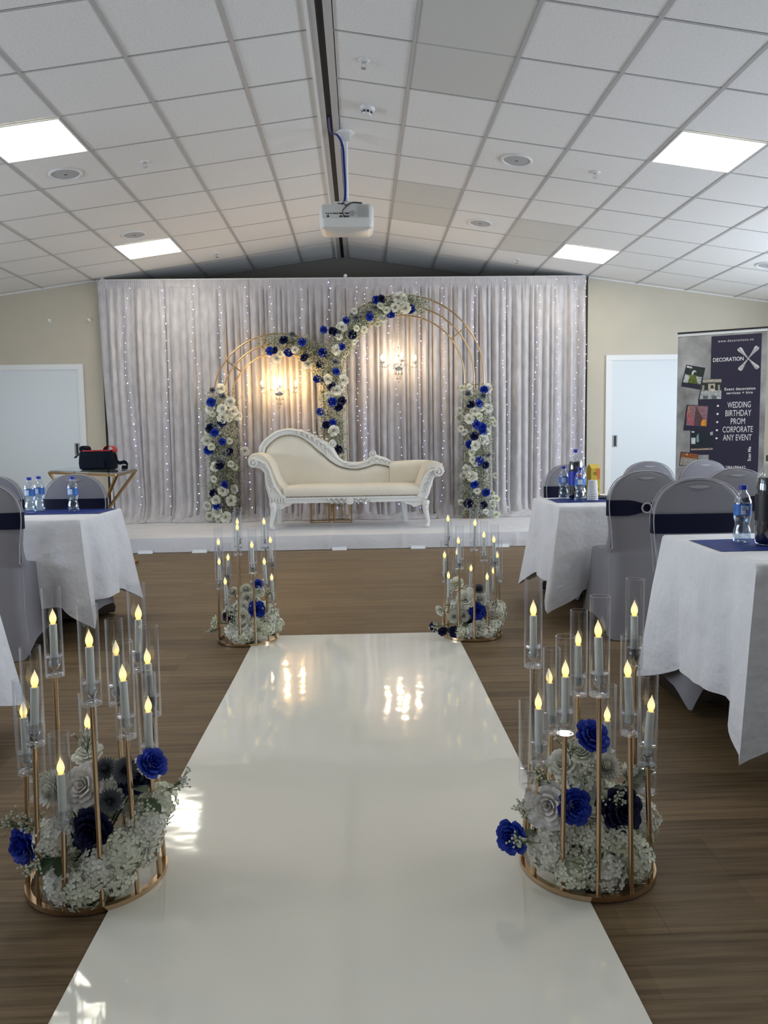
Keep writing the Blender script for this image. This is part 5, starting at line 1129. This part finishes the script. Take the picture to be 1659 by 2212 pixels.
def flat(nm, poly, mat, off=.002): return obj(nm, MB().add([(x, -off, z) for x, z in poly], [tuple(range(len(poly)))]), mat, t_, smooth=False)
def zc(x, y):   # banner print coordinates -> metres on the banner
    yt = 185-.07*(x-160); return ((x-165)/1686, H_-(y-yt)/(1521+77*(x-165)/1207))
def zp(L_): return [zc(*p) for p in L_]
flat('navy_panel', zp([(630, 232), (630, 3060), (1300, 3300), (1300, 188)]), navy)
flat('navy_panel', zp([(465, 1080), (465, 1505), (640, 1505), (640, 1080)]), navy, .0018); flat('navy_panel', zp([(365, 1500), (365, 1840), (640, 1840), (640, 1500)]), navy, .0019)
def photo(border, parts):
    flat('photo_frame', zp(border), navy, .0026)
    for k, (L_, col) in enumerate(parts): flat('photo_print', zp(L_), P('photo_tone', col, .5, noise=(60, .35)), .003+.0003*k)
G1 = lambda L_: L_
photo([(290, 612), (220, 905), (490, 950), (557, 655)], [([(300, 625), (245, 850), (490, 885), (543, 668)], (.02, .035, .03)), ([(340, 745), (300, 850), (490, 880), (440, 755)], (.12, .15, .02)), ([(275, 735), (250, 848), (310, 858), (345, 760)], (.5, .52, .52)), ([(430, 770), (450, 860), (492, 880), (512, 780)], (.45, .47, .45)), ([(375, 700), (365, 750), (385, 755), (400, 715), (440, 712), (410, 685)], (.6, .62, .6)), ([(300, 628), (296, 650), (370, 665), (372, 640)], (.8, .82, .82))])
photo([(525, 805), (465, 1090), (785, 1085), (783, 800)], [([(528, 810), (480, 1080), (782, 1075), (780, 808)], (.03, .03, .028)), ([(528, 810), (524, 855), (780, 850), (780, 808)], (.42, .39, .32)), ([(505, 960), (482, 1080), (782, 1076), (782, 960)], (.42, .45, .45)), ([(520, 890), (512, 985), (545, 985), (548, 890)], (.4, .38, .3)), ([(600, 870), (600, 960), (625, 960), (640, 890), (670, 890), (680, 960), (695, 960), (695, 868)], (.45, .42, .33)), ([(735, 885), (735, 970), (760, 970), (760, 885)], (.4, .38, .3)), ([(530, 1030), (530, 1082), (600, 1080), (600, 1030)], (.13, .15, .15)), ([(650, 1030), (650, 1078), (720, 1078), (720, 1030)], (.13, .15, .15)), ([(620, 935), (620, 975), (700, 975), (690, 935)], (.6, .55, .45))])
photo([(305, 1155), (265, 1505), (600, 1512), (612, 1168)], [([(325, 1165), (305, 1435), (590, 1450), (605, 1175)], (.28, .15, .17)), ([(440, 1175), (410, 1440), (500, 1445), (560, 1380)], (.10, .055, .06)), ([(325, 1170), (305, 1330), (345, 1330), (350, 1175)], (.45, .2, .1)), ([(310, 1290), (315, 1410), (420, 1435), (400, 1330), (360, 1280)], (.4, .12, .15)), ([(520, 1370), (510, 1440), (585, 1448), (588, 1365), (550, 1350)], (.75, .28, .03))])
photo([(372, 1512), (372, 1790), (685, 1782), (685, 1508)], [([(378, 1515), (380, 1775), (683, 1770), (683, 1512)], (.012, .018, .03)), ([(378, 1755), (380, 1778), (683, 1772), (683, 1745)], (.35, .27, .2)), ([(380, 1605), (382, 1690), (440, 1690), (440, 1605)], (.7, .72, .7)), ([(452, 1590), (455, 1665), (490, 1665), (480, 1540)], (.2, .35, .35)), ([(382, 1515), (384, 1535), (425, 1535), (420, 1515)], (.7, .72, .75)), ([(640, 1530), (645, 1570), (680, 1570), (680, 1520)], (.4, .42, .45))])
photo([(235, 1795), (215, 1990), (480, 1990), (478, 1820)], [([(245, 1805), (240, 1870), (470, 1900), (475, 1830)], (.30, .09, .02)), ([(240, 1870), (225, 1980), (470, 1985), (470, 1895)], (.35, .33, .28))])
for x, r_ in ((325, 9),): cx_, cz_ = zc(x, 1835); flat('photo_print', [(cx_+.006*math.cos(-2*PI*k/10), cz_+.006*math.sin(-2*PI*k/10)) for k in range(10)], whitep, .005)
dg = bpy.context.evaluated_depsgraph_get()
def text(s_, x, y, h, wd=None, rot=0, sp=1.0, mat=None, bold=0):
    """lettering centred at banner coordinates x,y; cap height h metres; total width wd metres"""
    cu = bpy.data.curves.new('lettering', 'FONT'); cu.body = s_; cu.align_x = 'CENTER'; cu.align_y = 'CENTER'; cu.size = 1; cu.space_character = sp; cu.offset = bold; cu.resolution_u = 3
    tmp = bpy.data.objects.new('lettering', cu); C.objects.link(tmp); bpy.context.view_layer.update()
    me = bpy.data.meshes.new_from_object(tmp.evaluated_get(bpy.context.evaluated_depsgraph_get())); bpy.data.objects.remove(tmp)
    xs = [v.co.x for v in me.vertices]; ys = [v.co.y for v in me.vertices]; ww = max(xs)-min(xs); hh = max(ys)-min(ys)
    sx_ = wd/ww; sy_ = h/hh; mx_, my_ = (max(xs)+min(xs))/2, (max(ys)+min(ys))/2; cx_, cz_ = zc(x, y)
    for v in me.vertices:
        a, b_ = (v.co.x-mx_)*sx_, (v.co.y-my_)*sy_
        if rot: a, b_ = -b_, a
        v.co = (cx_+a, -.0034, cz_+b_)
    me.materials.clear(); me.materials.append(mat or whitep); o_ = bpy.data.objects.new('lettering', me); C.objects.link(o_); o_.parent = t_; o_['label'] = 'white lettering reading '+s_; return o_
text('www.decorationx.nz', 957, 283, .021, .28, sp=1.3); text('DECORATION', 865, 540, .034, .243, bold=.012)
text('Event decoration', 1030, 938, .025, .243, sp=1.1, bold=.012); text('services + hire', 1027, 992, .022, .208, sp=1.1, bold=.012)
for s_, x, y, wpx in (('WEDDING', 1025, 1155, 310), ('BIRTHDAY', 1018, 1268, 345), ('PROM', 1015, 1380, 190), ('CORPORATE', 1015, 1492, 405), ('ANY EVENT', 1012, 1604, 385)):
    text(s_, x, y, .052, wpx/1686)
for k in range(5):
    cx_, cz_ = zc(740-k*2, 1170+k*111); flat('bullet', [(cx_+.009*math.cos(-2*PI*j/16), cz_+.009*math.sin(-2*PI*j/16)) for j in range(16)], whitep, .0032)
text('Scan Me', 1180, 1830, .026, .125, rot=1, bold=.012); text('284198442', 1000, 2015, .026, .16)
# metallic X emblem: four flared petals
cx_, cz_ = zc(1130, 530); lg = P('silver_print', (.62, .62, .63), .3, metal=.5, noise=(60, .3))
for k, (dx, dz, l, w2) in enumerate(((-.075, .090, 1, .021), (.072, .095, 1, .021), (-.066, -.095, 1, .020), (.078, -.088, 1, .019))):
    q = MB(); d = Vector((dx, dz)); s_ = Vector((-dz, dx)).normalized()
    def xf(u, v): 
        ww = .004+w2*(v**1.6)*math.sqrt(max(0, 1-((v-.78)/.24)**2) if v > .78 else 1); p = d*v*1.02+s_*ww*(2*u-1); return (cx_+p.x, -.0036-.004*math.sin(PI*u)*v, cz_+p.y)
    obj('emblem_arm', q.grid(xf, 6, 14), lg, t_, angle=180)
